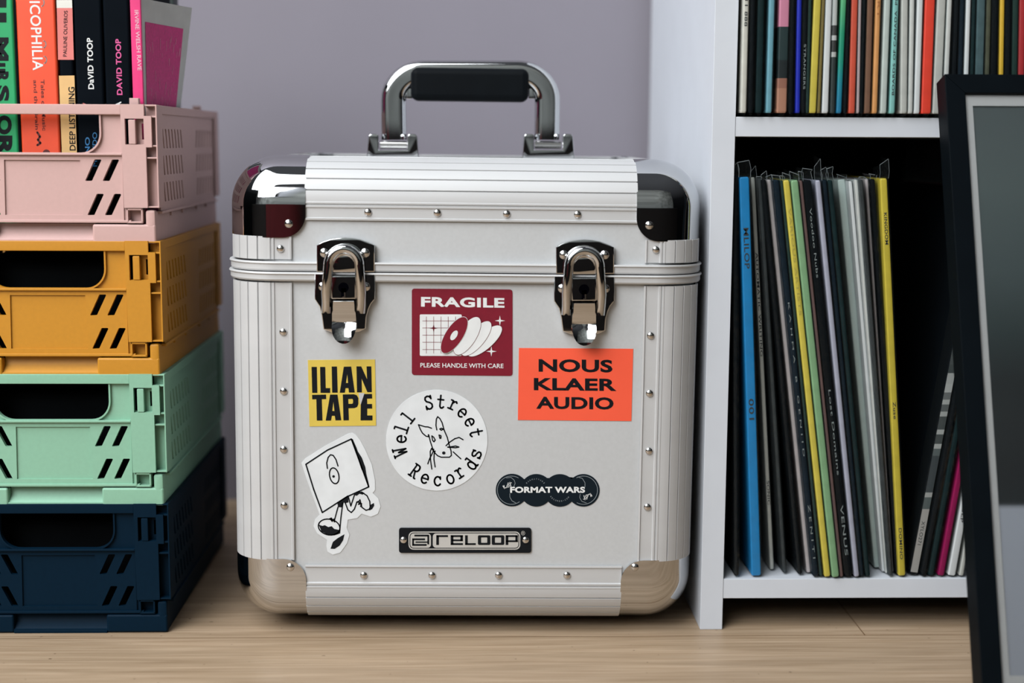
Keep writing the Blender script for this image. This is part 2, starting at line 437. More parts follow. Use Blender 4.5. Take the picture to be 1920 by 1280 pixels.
def band(name, z0, z1, out):
    r = RAD+out; P = rrect(CX0-out, CY-out, CX1+out, CB+out, r, 10); path = [(x, y, 0) for x, y in P]
    zc = (z0+z1)/2; h = (z1-z0)/2
    sec = [(-.004, -h), (0, -h), (.0008, -h+.0012), (.0008, h-.0022), (.0020, h-.0012), (.0016, h), (-.004, h)]
    bm = bmesh.new(); sweep(bm, [(x, y, zc) for x, y in P], sec, True, (0, 0, 1)); return obj(name, bm, ALU, case, 30)
zb1, zm, zt1 = cp(870, 529).z, cp(870, 511.5).z, cp(870, 493).z
band('seam_band', zm+.0004, zt1, .0022)
band('seam_band', zb1, zm-.0004, .0026)

RV = [(690, 398), (820, 399), (950, 401), (1083, 402), (526, 466), (1230, 468), (531, 622), (532, 733), (532, 842), (533, 947),
      (1220, 629), (1218, 737), (1217, 845), (1214, 950), (682, 1078), (810, 1078), (935, 1078), (1063, 1078)]
for p in RV: obj('rivet', dome(bmesh.new(), cp(p[0], p[1], .0002), .0031, .6), STEEL, case)
for p in ((542, 419), (1217, 422), (545, 1062), (1190, 1062)): obj('rivet', dome(bmesh.new(), cp(p[0], p[1], .0016), .0032, .6), STEEL, case)
for x in (CX0+.05, CX1-.05):
    for y in (CY+.06, CB-.06):
        bm = bmesh.new(); bmesh.ops.create_cone(bm, cap_ends=True, segments=24, radius1=.010, radius2=.012, depth=CZ0+.0005, matrix=Matrix.Translation((x, y, (CZ0+.0005)/2)))
        obj('foot', bm, RUBBER, case)

# clasps
KEYB = mat('keyhole_black', (.001, .001, .002), .9, spec=0)
def clasp(dx, dy):
    S = 5.565
    def q(x, y): return (560+dx+x/S, 430+dy+y/S)
    def fn(base):
        return lambda u, v, d: cp(u, v, base-d)
    def pl(pts, base, t, bev=.0007):
        bm = bmesh.new(); plate(bm, [q(*p) for p in pts], [], fn(base), t)
        es = [e for e in bm.edges if all(abs(v.co.y-(CY-base)) < 1e-6 for v in e.verts) and any(abs(f.normal.y) < .5 or True for f in e.link_faces) and len({round(abs(f.normal.y)) for f in e.link_faces}) > 1]
        bmesh.ops.recalc_face_normals(bm, faces=bm.faces)
        es = [e for e in bm.edges if all(abs(v.co.y-(CY-base)) < 1e-6 for v in e.verts) and len(e.link_faces) == 2 and e.calc_face_angle(0) > .5]
        if bev: bmesh.ops.bevel(bm, geom=es, offset=bev, segments=2, profile=.5, affect='EDGES')
        return bm
    root = obj('clasp', pl([(172, 450), (802, 450), (802, 722), (760, 775), (735, 830), (715, 900), (706, 1030), (640, 1062), (490, 1080), (350, 1068), (262, 1038), (245, 900), (222, 800), (172, 722)], .0044, .0044, .0009), CHROME, case)
    obj('catch_plate', pl([(192, 440), (192, 160), (250, 126), (330, 99), (410, 86), (490, 80), (570, 86), (650, 100), (735, 132), (798, 160), (800, 440)], .0044, .0044, .0009), CHROME, root)
    hk = obj('catch_hook', pl(([(355, 440), (355, 372)]+[q2 for q2 in ell(482, 372, 127, 118, 0, 14, 180, 360)]+[(609, 440)]), .0068, .0030, .0010), CHROME, root)
    bm = bmesh.new(); path = [(300, 860), (303, 770), (300, 640)]+ell(483, 362, 162, 168, 0, 16, 180, 360)+[(662, 640), (655, 770), (645, 860)]
    path = [cp(*q(x, y), .0085 if y < 700 else .0065) for x, y in path]
    sweep(bm, path, csec(.0040, 12)); obj('bail', bm, CHROME, root, 50)
    bm = bmesh.new(); path = [(345, 700), (345, 520)]+ell(483, 370, 132, 126, 0, 14, 180, 360)+[(618, 520), (618, 700)]
    sweep(bm, [cp(*q(x, y), .0078) for x, y in path], csec(.0017, 8)); obj('spring_wire', bm, CHROME, root, 50)
    lk = obj('lock_cover', pl([(352, 476), (608, 476), (608, 712), (352, 712)], .0095, .0060, .0009), CHROME, root)
    Ink(lambda x, y, h: cp(*q(x, y), h), .0097).poly(ell(480, 594, 54, 54, 0, 24)).poly([(455, 600), (505, 600), (505, 695), (455, 695)]).make('keyhole', KEYB, lk, 'black keyhole')
    obj('key_slot', pl([(486, 642), (500, 642), (500, 696), (470, 696), (470, 686), (486, 686)], .0102, .0004, 0), STEEL, lk)
    # lever: slopes back towards the case, then curls out as a finger tab
    bm = bmesh.new(); rows = []
    prof = [(722, .0086, 105), (735, .0112, 108), (790, .0108, 112), (830, .0098, 112), (860, .0088, 122), (900, .0075, 124), (945, .0062, 125), (958, .0056, 125), (985, .0064, 125), (1020, .0078, 124), (1060, .0090, 117), (1095, .0098, 104), (1125, .0103, 86), (1148, .0105, 65), (1163, .0106, 42), (1172, .0106, 14)]
    n = 10
    for y, h, hw in prof:
        rows.append([(482+hw*(2*i/n-1), y, h-(-.0030*(2*i/n-1)**2*(hw/125)**2 if y > 965 else 0)) for i in range(n+1)])
    for t in (0, .0012):
        V = [[bm.verts.new(cp(*q(x, y), h-t)) for x, y, h in r] for r in rows]
        for a in range(len(rows)-1):
            for i in range(n): bm.faces.new((V[a][i], V[a][i+1], V[a+1][i+1], V[a+1][i]))
    obj('lever', bm, CHROME, root, 40)
    obj('lever_block', pl([(372, 735), (592, 735), (598, 945), (362, 945)], .0062, .0060, .0005), CHROME, root)
    for x, y in ((275, 240), (700, 240), (260, 590), (705, 590)): obj('rivet', dome(bmesh.new(), cp(*q(x, y), .0042), .0036, .6), STEEL, root)
clasp(0, 0); clasp(447.2, 3.6)

# handle
HY = CY+CD/2
def hp(px, py, h=0.): return unroll(at(px, py, HY)) - Vector((0, h, 0))
hnd = None
path = [(739, 262), (738, 200)]+ell(794, 187, 56, 50, 0, 12, 180, 270)+ell(969, 187, 57, 50, 0, 12, 270, 360)+[(1026, 200), (1025, 262)]
bm = sweep(bmesh.new(), [hp(*p) for p in path], rsec(.0215, .0150, .0068, 6), up=(0, 1, 0))
hnd = obj('handle', bm, CHROME, case, 50)
g0, g1 = hp(771, 189), hp(991, 130)
obj('grip', B((g0.x, HY-.0135, g0.z), (g1.x, HY+.0135, g1.z), .006, 5), RUBBER, hnd, label='black rubber grip')
for sx, x in ((1, 738), (-1, 1026)):
    a, b = hp(x-24, 171), hp(x+24, 120)
    s0 = 762 if sx > 0 else 991
    p = hp(s0, 186); q2 = hp(s0+11, 166)
    obj('grip_lug', B((p.x, HY-.005, p.z), (q2.x, HY+.005, q2.z), .0008), CHROME, hnd)
    def fnb(u, v, d): return hp(u, v) + Vector((0, d-.016, 0))
    bm = bmesh.new(); o = x-738
    plate(bm, [(690+o, 300), (693+o, 256), (696+o, 251), (710+o, 251), (712+o, 256), (712+o, 281), (765+o, 281), (765+o, 256), (768+o, 251), (780+o, 251), (784+o, 256), (787+o, 300)], [], fnb, .032)
    bmesh.ops.recalc_face_normals(bm, faces=bm.faces)
    bmesh.ops.bevel(bm, geom=[e for e in bm.edges if e.calc_face_angle(0) > .6], offset=.0009, segments=2, profile=.5, affect='EDGES')
    zlow = CZ1-.0005
    bk = obj('handle_bracket', bm, CHROME, case, 30)
    a, b = hp(714+o, 279), hp(763+o, 264)
    obj('hinge_barrel', sweep(bmesh.new(), [(a.x, HY-.006, (a.z+b.z)/2), (b.x, HY-.006, (a.z+b.z)/2)], csec(.0034, 14)), STEEL, bk)

# stickers
def sticker(name, outline, m, label, t=.00035):
    bm = plate(bmesh.new(), outline, [], lambda u, v, d: cp(u, v, -IN+t-d), t)
    return obj(name, bm, m, case, label=label)
def ink(n, S=None, o=(0, 0)):
    h = -IN+.00035+.00012*n
    if S: return Ink(lambda x, y, d: cp(o[0]+x/S, o[1]+y/S, d), h)
    return Ink(cp, h)
MAROON = mat('maroon_vinyl', (.20, .006, .022), .4, 0, .05, 200)
ORANGE = mat('fluorescent_orange_vinyl', (.95, .11, .05), .5, 0, .02, 50)
YELLOW = mat('yellow_vinyl', (.70, .52, .085), .45, 0, .04, 80)
def star(x, y, r, k=.16):
    P = []
    for i in range(8):
        a = pi/4*i; rr = r if i % 2 == 0 else r*k*1.45; P.append((x+rr*math.cos(a), y+rr*math.sin(a)))
    return P
# FRAGILE
def skew(P): return [(x, y+(x-772)*.0095) for x, y in P]
st = sticker('fragile_sticker', skew(rrect(772, 541, 961, 703, 5, 4)), MAROON, 'maroon sticker reading FRAGILE')
w = ink(1, 6.4, (740, 520))
sq = rrect(301, 444, 805, 942, 14, 3); w.poly(sq)
w.text('FRAGILE', (316, 352), (1318, 366), (316, 233), .038, 1.06)
w.text('PLEASE HANDLE WITH CARE', (308, 1080), (1306, 1090), (308, 1026), .012)
w.poly(star(1263, 520, 62)).poly(star(1160, 888, 62))
w.make('white_print', WHITEP, st, 'white lettering and drawing')
d = ink(2, 6.4, (740, 520))
for x in (380, 467, 555, 642, 730): d.stroke([(x, 470), (x, 912)], 5, cap=False)
for y in (522, 607, 693, 778, 865): d.stroke([(333, y), (742 if y < 560 else (640 if y < 700 else 560), y)], 5, cap=False)
d.poly(star(467, 609, 56)); d.make('grid_print', MAROON, st)
hh = 3
for cx, cy, A, b2, an in ((1080, 762, 262, 96, -41), (978, 732, 258, 100, -50), (870, 700, 258, 108, -58), (715, 690, 250, 102, -57)):
    e1 = ink(hh, 6.4, (740, 520)).poly(ell(cx, cy, A+5, b2+5, an)).make('disc_outline', WHITEP if cx < 800 else MAROON, st)
    ink(hh+1, 6.4, (740, 520)).poly(ell(cx, cy, A, b2, an)).make('disc', MAROON if cx < 800 else WHITEP, st); hh += 2
ink(hh, 6.4, (740, 520)).poly(ell(713, 693, 66, 34, -57)).make('disc_label', WHITEP, st)
# ILIAN TAPE
st = sticker('tape_label_sticker', [(577, 675), (703, 674), (705, 798), (580, 799.5)], YELLOW, 'yellow square sticker with black block lettering')
k = ink(1, 3.12, (540, 650))
for P in ([(137, 118), (168, 118), (171, 270), (141, 270)], [(187, 118), (217, 118), (220, 242), (246, 242), (246, 270), (190, 270)], [(255, 116), (286, 116), (290, 269), (258, 269)],
          [(400, 115), (428, 115), (462, 190), (459, 115), (487, 115), (490, 266), (464, 266), (430, 186), (432, 267), (403, 267)],
          [(140, 282), (222, 280), (223, 306), (197, 307), (201, 432), (168, 432), (165, 307), (141, 308)],
          [(425, 338), (437, 300), (444, 277), (491, 276), (492, 303), (462, 304), (463, 335), (491, 335), (492, 362), (463, 362), (463, 402), (494, 402), (494, 431), (424, 431)]): k.poly(P)
k.poly([(326, 117), (369, 116), (390, 268), (356, 268), (353, 242), (336, 242), (332, 269), (302, 269)], [[(338, 212), (351, 212), (346, 160)]])
k.poly([(246, 280), (289, 280), (311, 430), (277, 431), (273, 404), (256, 404), (251, 432), (220, 432)], [[(258, 376), (271, 376), (265, 322)]])
k.poly([(320, 279), (385, 278), (402, 284), (411, 300), (411, 335), (404, 352), (388, 359), (353, 360), (356, 430), (324, 431)], [[(352, 306), (376, 305), (380, 312), (380, 328), (375, 334), (353, 334)]])
k.make('lettering', BLACK, st, 'black block lettering')
ink(2, 3.12, (540, 650)).poly([(412, 271), (447, 271), (424, 342)]).make('torn_patch', PANEL, st, 'torn patch showing grey')
# NOUS KLAER AUDIO
st = sticker('audio_label_sticker', [(973, 652.5), (1187.5, 654), (1184, 789.5), (971, 787.5)], ORANGE, 'bright orange sticker with three lines of wide lettering')
k = ink(1)
k.text('NOUS', (1010, 697), (1148.5, 698.5), (1010, 673), .034, 1.04); k.text('KLAER', (1001, 731.5), (1156, 733), (1001, 708.5), .034, 1.04)
k.text('AUDIO', (1005.5, 766.5), (1150.5, 768), (1005.5, 743.5), .034, 1.04); k.make('lettering', BLACK, st, 'black wide lettering')

# WELL STREET RECORDS
def arc(cx, cy, rx, ry, a0, a1, n=12): return ell(cx, cy, rx, ry, 0, n, a0, a1)
_S = [(.54, .80), (.45, .95), (.28, 1), (.1, .93), (.05, .76), (.14, .6), (.4, .48), (.54, .34), (.53, .13), (.38, .01), (.2, .01), (.05, .17)]
GL = {'W': [[(.02, 1), (.17, 0), (.3, .62), (.43, 0), (.58, 1)], [(-.07, 1), (.14, 1)], [(.46, 1), (.67, 1)]],
      'e': [arc(.3, .34, .27, .34, 0, 318, 18), [(.03, .36), (.57, .36)]],
      'l': [[(.12, 1), (.3, 1), (.3, 0)], [(.03, 0), (.57, 0)]],
      'S': [_S, [(.55, 1), (.55, .76)], [(.04, .26), (.04, 0)]],
      't': [[(.26, .98), (.26, .16), (.34, .03), (.46, .03), (.57, .13)], [(.05, .66), (.53, .66)]],
      'r': [[(.06, .66), (.24, .66), (.24, 0)], [(.04, 0), (.46, 0)], [(.24, .45), (.37, .62), (.5, .67), (.58, .58)]],
      'R': [[(.16, 1), (.16, 0)], [(.02, 1), (.36, 1)]+arc(.36, .75, .18, .25, 90, -90, 8)+[(.16, .5)], [(.32, .5), (.54, 0), (.66, 0)], [(.02, 0), (.3, 0)]],
      'c': [arc(.3, .34, .27, .34, 42, 320, 16), [(.52, .66), (.52, .48)]],
      'o': [arc(.3, .34, .27, .34, 0, 360, 20)+[(.57, .34)]],
      'd': [arc(.28, .34, .24, .34, 0, 360, 18)+[(.52, .34)], [(.36, 1), (.52, 1), (.52, 0), (.64, 0)]],
      's': [[(x, y*.68) for x, y in _S], [(.54, .68), (.54, .5)], [(.05, .18), (.05, 0)]]}
st = sticker('round_label_sticker', ell(818.8, 825.5, 95.3, 94.5, 0, 64), WHITEV, 'round white sticker with an animal head drawing')
k = ink(1, 6.095, (700, 720))
for ch, x, y in (('W', 305, 778), ('e', 322, 628), ('l', 318, 508), ('l', 390, 378), ('S', 632, 212), ('t', 770, 202), ('r', 905, 238), ('e', 1015, 330), ('e', 1100, 437), ('t', 1175, 553)):
    up = Vector((x-727, y-640)).normalized(); rt = Vector((-up.y, up.x)); c = Vector((x, y)); hgt = 150; xh = .34 if ch in 'er' else .5
    for P in GL[ch]: k.stroke([tuple(c+rt*(px-.3)*hgt*.92+up*(py-xh)*hgt) for px, py in P], 20)
for ch, x, y in (('R', 475, 992), ('e', 588, 1083), ('c', 735, 1110), ('o', 880, 1088), ('r', 985, 1018), ('d', 1108, 915), ('s', 1180, 802)):
    up = -Vector((x-727, y-640)).normalized(); rt = Vector((-up.y, up.x)); c = Vector((x, y)); hgt = 150; xh = .34 if ch in 'ercos' else .5
    for P in GL[ch]: k.stroke([tuple(c+rt*(px-.3)*hgt*.92+up*(py-xh)*hgt) for px, py in P], 20)
k.make('lettering', BLACK, st, 'black typewriter lettering around the rim')
k = ink(1, 6.095, (700, 720))
for P in ([(665, 505), (625, 490), (590, 488), (515, 465), (535, 515), (560, 560), (600, 595), (632, 602), (628, 578)], [(632, 580), (652, 660), (680, 745), (705, 790), (735, 820), (775, 836), (870, 836), (892, 815), (888, 765), (865, 690), (845, 610), (808, 525), (785, 440), (760, 395), (735, 373), (720, 400), (715, 470), (725, 525)],
          [(668, 592), (690, 608), (707, 640), (692, 660), (676, 642), (668, 592)], [(752, 583), (772, 590), (772, 618), (760, 620), (750, 583)], [(760, 512), (778, 505), (800, 515), (775, 528), (760, 516)],
          [(830, 705), (870, 665), (930, 625), (980, 610), (1025, 636)], [(850, 720), (900, 715), (940, 708), (978, 720), (940, 728), (850, 722)], [(912, 775), (950, 810), (1000, 855)],
          [(705, 790), (665, 735), (650, 770), (652, 860), (668, 972)], [(690, 745), (680, 780), (640, 860), (622, 912)], [(705, 765), (695, 800), (692, 860), (706, 948)]): k.stroke(P, 14)
k.poly(ell(805, 788, 20, 18, 0, 16)); k.make('drawing', BLACK, st, 'black line drawing of an animal head')
# running record sleeve
st = sticker('running_sleeve_sticker', [(540+x/3.12, 650+y/3.12) for x, y in [(78, 680), (100, 655), (210, 585), (350, 510), (375, 504), (395, 514), (420, 545), (450, 600), (490, 690), (508, 780), (509, 838), (495, 856), (528, 888), (541, 935), (525, 978), (485, 995), (430, 977), (405, 1003), (350, 1012), (343, 1060), (359, 1100), (345, 1150), (305, 1205), (262, 1217), (230, 1198), (224, 1165), (228, 1130), (170, 1092), (149, 1050), (158, 1010), (185, 983), (150, 890), (110, 780)]], WHITEV, 'white cut out sticker of a running record sleeve with an eye')
k = ink(1, 3.12, (540, 650))
k.stroke([(104, 688), (230, 605), (370, 540), (425, 690), (472, 820), (340, 880), (200, 970), (150, 835), (104, 688)], 8.5)
k.poly([(366, 538), (378, 540), (400, 590), (408, 612), (432, 650), (452, 705), (458, 745), (476, 818), (466, 818), (452, 765), (428, 715), (400, 630), (384, 590)])
k.stroke([(230, 712), (226, 680), (234, 648), (248, 632), (264, 636), (280, 660), (292, 698)], 7.5)
k.stroke(ell(270, 755, 47, 27, 78, 24), 7.5, True); k.poly(ell(266, 759, 8, 8, 0, 12))
k.poly([(288, 912), (350, 868), (354, 910), (338, 915), (326, 912), (314, 940), (292, 938)])
for P in ([(292, 938), (272, 1012)], [(320, 915), (309, 1000), (301, 1090)], [(245, 1005), (258, 1022), (252, 1002), (272, 1025), (268, 1008)], [(352, 875), (367, 932), (390, 862)],
          [(334, 912), (350, 955), (370, 970), (388, 950), (402, 910), (420, 900)], [(430, 850), (462, 872), (478, 905), (480, 935)], [(420, 895), (432, 940), (456, 957), (478, 950)], [(402, 908), (420, 912), (412, 922), (430, 918), (424, 935)]): k.stroke(P, 7.5)
k.stroke(ell(240, 1055, 64, 46, 12, 26), 7.5, True)
k.poly([(178, 1040), (200, 1048), (215, 1044), (235, 1055), (255, 1050), (270, 1066), (300, 1072), (298, 1095), (270, 1104), (230, 1098), (195, 1080)])
k.poly([(388, 868), (408, 844), (447, 854), (436, 866), (418, 860), (402, 872)]); k.poly([(472, 948), (482, 925), (502, 914), (504, 930), (492, 950), (476, 958)])
k.poly([(330, 1097), (310, 1108), (290, 1120), (262, 1142), (248, 1182), (272, 1183), (302, 1163), (322, 1132)])
k.make('drawing', BLACK, st, 'black line drawing')
# FORMAT WARS
NAVY = mat('blue_black_vinyl', (.006, .012, .018), .6, spec=.1)
cen = [(960, 919), (1005.7, 919.4), (1050, 919.6), (1094, 919.4)]
out = []
for i, (x, y) in enumerate(cen):   # upper outline left to right
    out += ell(x, y, 30.5, 30.5, 0, 16, 180 if i == 0 else 223, 360 if i == 3 else 317)
for i, (x, y) in reversed(list(enumerate(cen))):
    out += ell(x, y, 30.5, 30.5, 0, 16, 0 if i == 3 else 43, 180 if i == 0 else 137)[1 if i == 3 else 0:(-1 if i == 0 else None)]
st = sticker('format_sticker', out, NAVY, 'black four lobed sticker with white lettering')
k = ink(1)
k.box_text('FORMAT WARS', 956.5, 912.5, 1097, 924, .045, 1.05)
k.make('lettering', WHITEP, st, 'white bold lettering')
k = ink(1); GREYP = mat('grey_print', (.30, .34, .37), .5)
k.stroke(ell(959, 919, 26.5, 26.5, 0, 24, 55, 300), .8, cap=False);
k.stroke([(949, 896), (958, 895), (964, 900), (966, 906), (963, 913)], .8, cap=False); k.stroke([(956, 925), (956, 932), (960, 939), (969, 944)], .8, cap=False)
k.stroke(ell(1094, 919, 26.5, 26.5, 0, 24, -120, 118), .8, cap=False); k.stroke([(1083, 894), (1092, 897), (1097, 905), (1097, 913)], .8, cap=False); k.stroke([(1088, 926), (1087, 933), (1091, 940), (1100, 943)], .8, cap=False)
def arc_text(k, s, cx, cy, r, a0, a1, h, inward=False):
    for i, ch in enumerate(s):
        a = math.radians(a0+(a1-a0)*i/(len(s)-1)); up = Vector((math.cos(a), math.sin(a))); c = Vector((cx, cy))+up*r
        if inward: up = -up
        rt = Vector((-up.y, up.x)); wd = h*.75
        if ch == '.': k.poly(ell(c.x, c.y, .5, .5, 0, 6)); continue
        k.text(ch, tuple(c-rt*wd/2-up*h/2), tuple(c+rt*wd/2-up*h/2), tuple(c-rt*wd/2+up*h/2))
arc_text(k, 'FORMATWARS', 1004, 919, 21, 220, 320, 2.6); arc_text(k, 'RECORDS.COM', 1050, 918, 21.5, 142, 42, 2.6, True)
k.make('fine_print', GREYP, st, 'fine grey rings and small lettering')
k = ink(2)
for ox, oy, sg in ((951, 911, 1), (1102, 930, -1)):
    for P in ([(-8, 0), (-5, 5), (-6, -1)], [(-5, 4), (-1, 3)], [(-1, 2), (1, -3), (4, -1), (3, 2), (-1, 2)], [(3, -4), (8, -6)], [(5, -7), (7, 1)], [(1, -4), (2, -6)]):
        k.stroke([(ox+sg*x, oy+sg*y) for x, y in P], 1.5)
k.make('hand_icons', WHITEP, st)
# name plate
st = obj('name_plate', plate(bmesh.new(), rrect(748, 989.5, 996, 1036, 4.5, 4), [], lambda u, v, d: cp(u, v, -IN+.0012-d), .0012), BLACK, case, label='black riveted name plate with silver panel')
SILV = mat('silver_print', (.62, .62, .60), .4, .3)
def npk(n): return Ink(cp, -IN+.0012+.00012*n)
k = npk(1)
k.poly(rrect(766, 996, 975.5, 1030, 9, 5), [rrect(768, 998, 973.5, 1028, 7.5, 5)[::-1]])
k.poly(rrect(769.5, 999.5, 808, 1026.5, 6, 4)); k.poly(rrect(811.5, 999.5, 972, 1026.5, 6, 4))
k.box_text('®', 977, 995, 984.5, 1003)
k.make('silver_print', SILV, st, 'silver frame and panel')
k = npk(2)
def sqs(P, w_=3.4): k.stroke(P, w_, cap=False)
sqs([(777, 1003.5), (803, 1003.5)]); sqs([(803, 1002), (803, 1020)]); sqs([(773, 1010.5), (797, 1010.5)]); sqs([(774.5, 1009, ), (774.5, 1022)]); sqs([(773, 1021, ), (800, 1021)]); sqs([(779, 1015.8), (803, 1015.8)], 2.4)
sqs([(820.5, 1021), (820.5, 1003)], 5); sqs([(818, 1004.5), (840, 1004.5)], 3.6)
sqs([(847.5, 1021), (847.5, 1003)], 5); sqs([(845, 1004.5), (868, 1004.5)], 3.4); sqs([(865.5, 1003), (865.5, 1014)], 4.6); sqs([(847, 1012.3), (868, 1012.3)], 3.2); sqs([(845, 1019.4), (868, 1019.4)], 3.4)
sqs([(874.5, 1003), (874.5, 1021)], 5); sqs([(872, 1019.4), (892, 1019.4)], 3.4)
for x in (896, 922): k.poly(rrect(x, 1003, x+23.5, 1021, 2.5, 3), [rrect(x+6, 1007, x+17.5, 1017, 1, 2)[::-1]])
sqs([(950.5, 1021), (950.5, 1003)], 5); sqs([(948, 1004.5), (971, 1004.5)], 3.4); sqs([(968.5, 1003), (968.5, 1015)], 4.6); sqs([(948, 1014), (971, 1014)], 3.4)
k.make('lettering', BLACK, st, 'black square lettering')
for x in (756.5, 985.5): obj('rivet', dome(bmesh.new(), cp(x, 1012, 0), .0029, .6), STEEL, st)

case.location.z = CASE_C.z; case.rotation_euler = (0, CROLL, 0)

# ------------------------------------------------------------------ folding crates
FY = -.004                        # front face of the crates
U = .4157e-3                      # metres per pixel on that plane
CRX = at(293, 203, FY).x          # right side of the crates
CW, CDEP, PITCHZ = .1775, .262, .10395
def make_crate(z0, m, label, lab2):
    root = thing('folding_crate', (CRX-CW/2, FY+CDEP/2, z0), label, 'crate', 'stacked folding crates')
    def X(px): return CRX+(px-293)*U
    def Z(py): return z0+(458-py)*U
    LX, RX = CRX-CW, CRX
    def mir(P, s): return P if s > 0 else [(LX+RX-x, z) for x, z in P]
    def Q(P): return [(X(x), Z(y)) for x, y in P]
    xm = lambda x: LX+RX-x
    for back in (0, 1):
        def fn(off):
            if back: return lambda u, v, d: Vector((u, FY+CDEP-off-d, v))
            return lambda u, v, d: Vector((u, FY+off+d, v))
        def slash(dy, s, k):
            o = 1 if dy == 0 else 3
            pts = [(157+32.1*k+o, 343+dy), (156.3+32.1*k+o, 341.5+dy), (174+32.1*k+o, 304.3+dy), (176+32.1*k+o, 303.6+dy), (186+32.1*k+o, 303.6+dy), (187+32.1*k+o, 305.3+dy), (169+32.1*k+o, 342+dy), (167+32.1*k+o, 343+dy)]
            return mir(Q(pts), s)
        slits = [slash(dy, s, k) for dy in (0, 63) for s in (1, -1) for k in (0, 1)]
        xr, xl = X(187), xm(X(187)); zt, zb = Z(222), Z(291.5); r = 36*U
        def opening(g):
            A, Bx, T, Bo, R = xl-g, xr+g, zt+0, zb-g, r+g
            return [(A, T)]+[(A+R-R*math.cos(t), Bo+R-R*math.sin(t)) for t in [pi/2*i/8 for i in range(9)]]+[(Bx-R+R*math.sin(t), Bo+R-R*math.cos(t)) for t in [pi/2*i/8 for i in range(9)]]+[(Bx, T)]
        e = .0005
        bm = bmesh.new()
        plate(bm, [(xm(X(233)), Z(420)), (X(233), Z(420)), (X(233), Z(208)), (xm(X(233)), Z(208))], [opening(0)]+slits, fn(.0045), .0022)
        ov = .0031
        plate(bm, [(xm(X(226)), Z(416)), (X(226), Z(416)), (X(226), Z(296)), (xm(X(226)), Z(296))], [[(xm(X(151)), Z(406)), (X(151), Z(406)), (X(149), Z(305)), (xm(X(149)), Z(305))]]+slits, fn(ov), .0018)
        o2 = opening(.0012)
        plate(bm, o2, [[(p[0], min(p[1], zt-.00005)) for p in opening(-.0001)]], fn(.0022), .003)
        def fb(x0, y0, x1, y1, f0, f1, bev=.0004):
            a, b = (FY+f0, FY+f1) if not back else (FY+CDEP-f1, FY+CDEP-f0)
            box(bm, (min(x0, x1), a, min(y0, y1)), (max(x0, x1), b, max(y0, y1)), bev)
        fb(xm(X(227)), Z(222), X(227), Z(203.5), .0006, .0066, .0007)       # top rail
        fb(xm(X(227)), Z(296), X(227), Z(291.8), .0008, .0050)              # ledge
        fb(xm(X(240)), Z(420), X(240), Z(415), .0016, .0060)                # bottom rim
        obj('back_panel' if back else 'front_panel', bm, m, root, 30)
    # corner posts with latches
    for s in (1, -1):
        for back in (0, 1):
            def fn(off):
                if back: return lambda u, v, d: Vector((u if s > 0 else xm(u), FY+CDEP-off-d, v))
                return lambda u, v, d: Vector((u if s > 0 else xm(u), FY+off+d, v))
            bm = bmesh.new()
            plate(bm, Q([(227, 203), (293, 203), (293, 228), (283, 228), (283, 277), (293, 277), (293, 281), (293, 392), (226.5, 392)][:1]+[(270, 203), (270, 224), (283, 224), (283, 281), (272, 281), (272, 392), (228.5, 392)]), [Q([(234.5, 229), (269, 229), (269, 276), (234.5, 276)])], fn(0), .0030)
            def pb(x0, y0, x1, y1, f0, f1, bev=.0003):
                a, b = X(x0), X(x1)
                if s < 0: a, b = xm(a), xm(b)
                f = (FY+f0, FY+f1) if not back else (FY+CDEP-f1, FY+CDEP-f0)
                box(bm, (min(a, b), f[0], Z(y0)), (max(a, b), f[1], Z(y1)), bev)
            pb(290.3, 392, 293, 204, .0008, .020)          # outer flange
            pb(269, 392, 291, 205, .0085, .0110)           # channel back
            pb(227, 392, 230, 205, .0025, .011)
            for y in (203.5, 224, 277, 299, 389): pb(269, y+3, 292.5, y, .0012, .0100)
            pb(268.5, 276, 272, 229, .0025, .011); pb(252, 276, 262, 229, .0062, .0078); pb(267.5, 276, 270, 229, .0062, .0078); pb(258, 276, 268.5, 267, .0060, .0078); pb(258, 238, 268.5, 229, .0060, .0078)
            pb(230, 229.3, 270, 226.5, .0025, .010); pb(230, 278.5, 270, 275.7, .0025, .010)
            pb(241, 204, 258, 191.5, .0055, .0115, .0005)  # stacking nub
            for a in ((232, 396.5, 262, 392.5), (232, 420.5, 262, 417.3), (232, 420, 235, 393), (258.8, 420, 262, 393)): pb(*a, .0010, .0095)
            pb(232, 420, 262, 393, .0085, .0100)
            po = obj('corner_post', bm, m, root, 30)
            bm = bmesh.new()
            pb(241, 275.5, 254, 231, -.0004, .0040, .0007)
            lt = obj('latch', bm, m, po, 30)
    # base tray
    bm = bmesh.new(); xr = X(285); xl = xm(xr); t0, tb = Z(422.5), Z(458)
    for s in (1, -1):
        for back in (0, 1):
            f = (FY+.0012, FY+.010) if not back else (FY+CDEP-.010, FY+CDEP-.0012)
            a, b = X(168), X(285)
            if s < 0: a, b = xm(b), xm(a)
            box(bm, (a, f[0], tb), (b, f[1], t0), .0018, 3)
            a, b = X(266), X(285)
            if s < 0: a, b = xm(b), xm(a)
            box(bm, (a, f[0]+(-.0001 if back else .0001), t0-.006), (b-.0001 if s > 0 else b, f[1]-.0002, Z(396)), .0022)
        a, b = (xr-.003, xr-.0004) if s > 0 else (xl+.0004, xl+.003)
        box(bm, (a, FY+.004, tb+.0005), (b, FY+CDEP-.004, Z(400)), .0006)
        for yy in (.055, .10, .16, .205):
            a, b = (xr-.001, xr+.0012) if s > 0 else (xl-.0012, xl+.001)
            box(bm, (a, FY+yy, Z(412)), (b, FY+yy+.008, Z(402)), .0003)
    box(bm, (xl+.001, FY+.002, tb+.0006), (xr-.001, FY+CDEP-.002, tb+.0030), .0004)
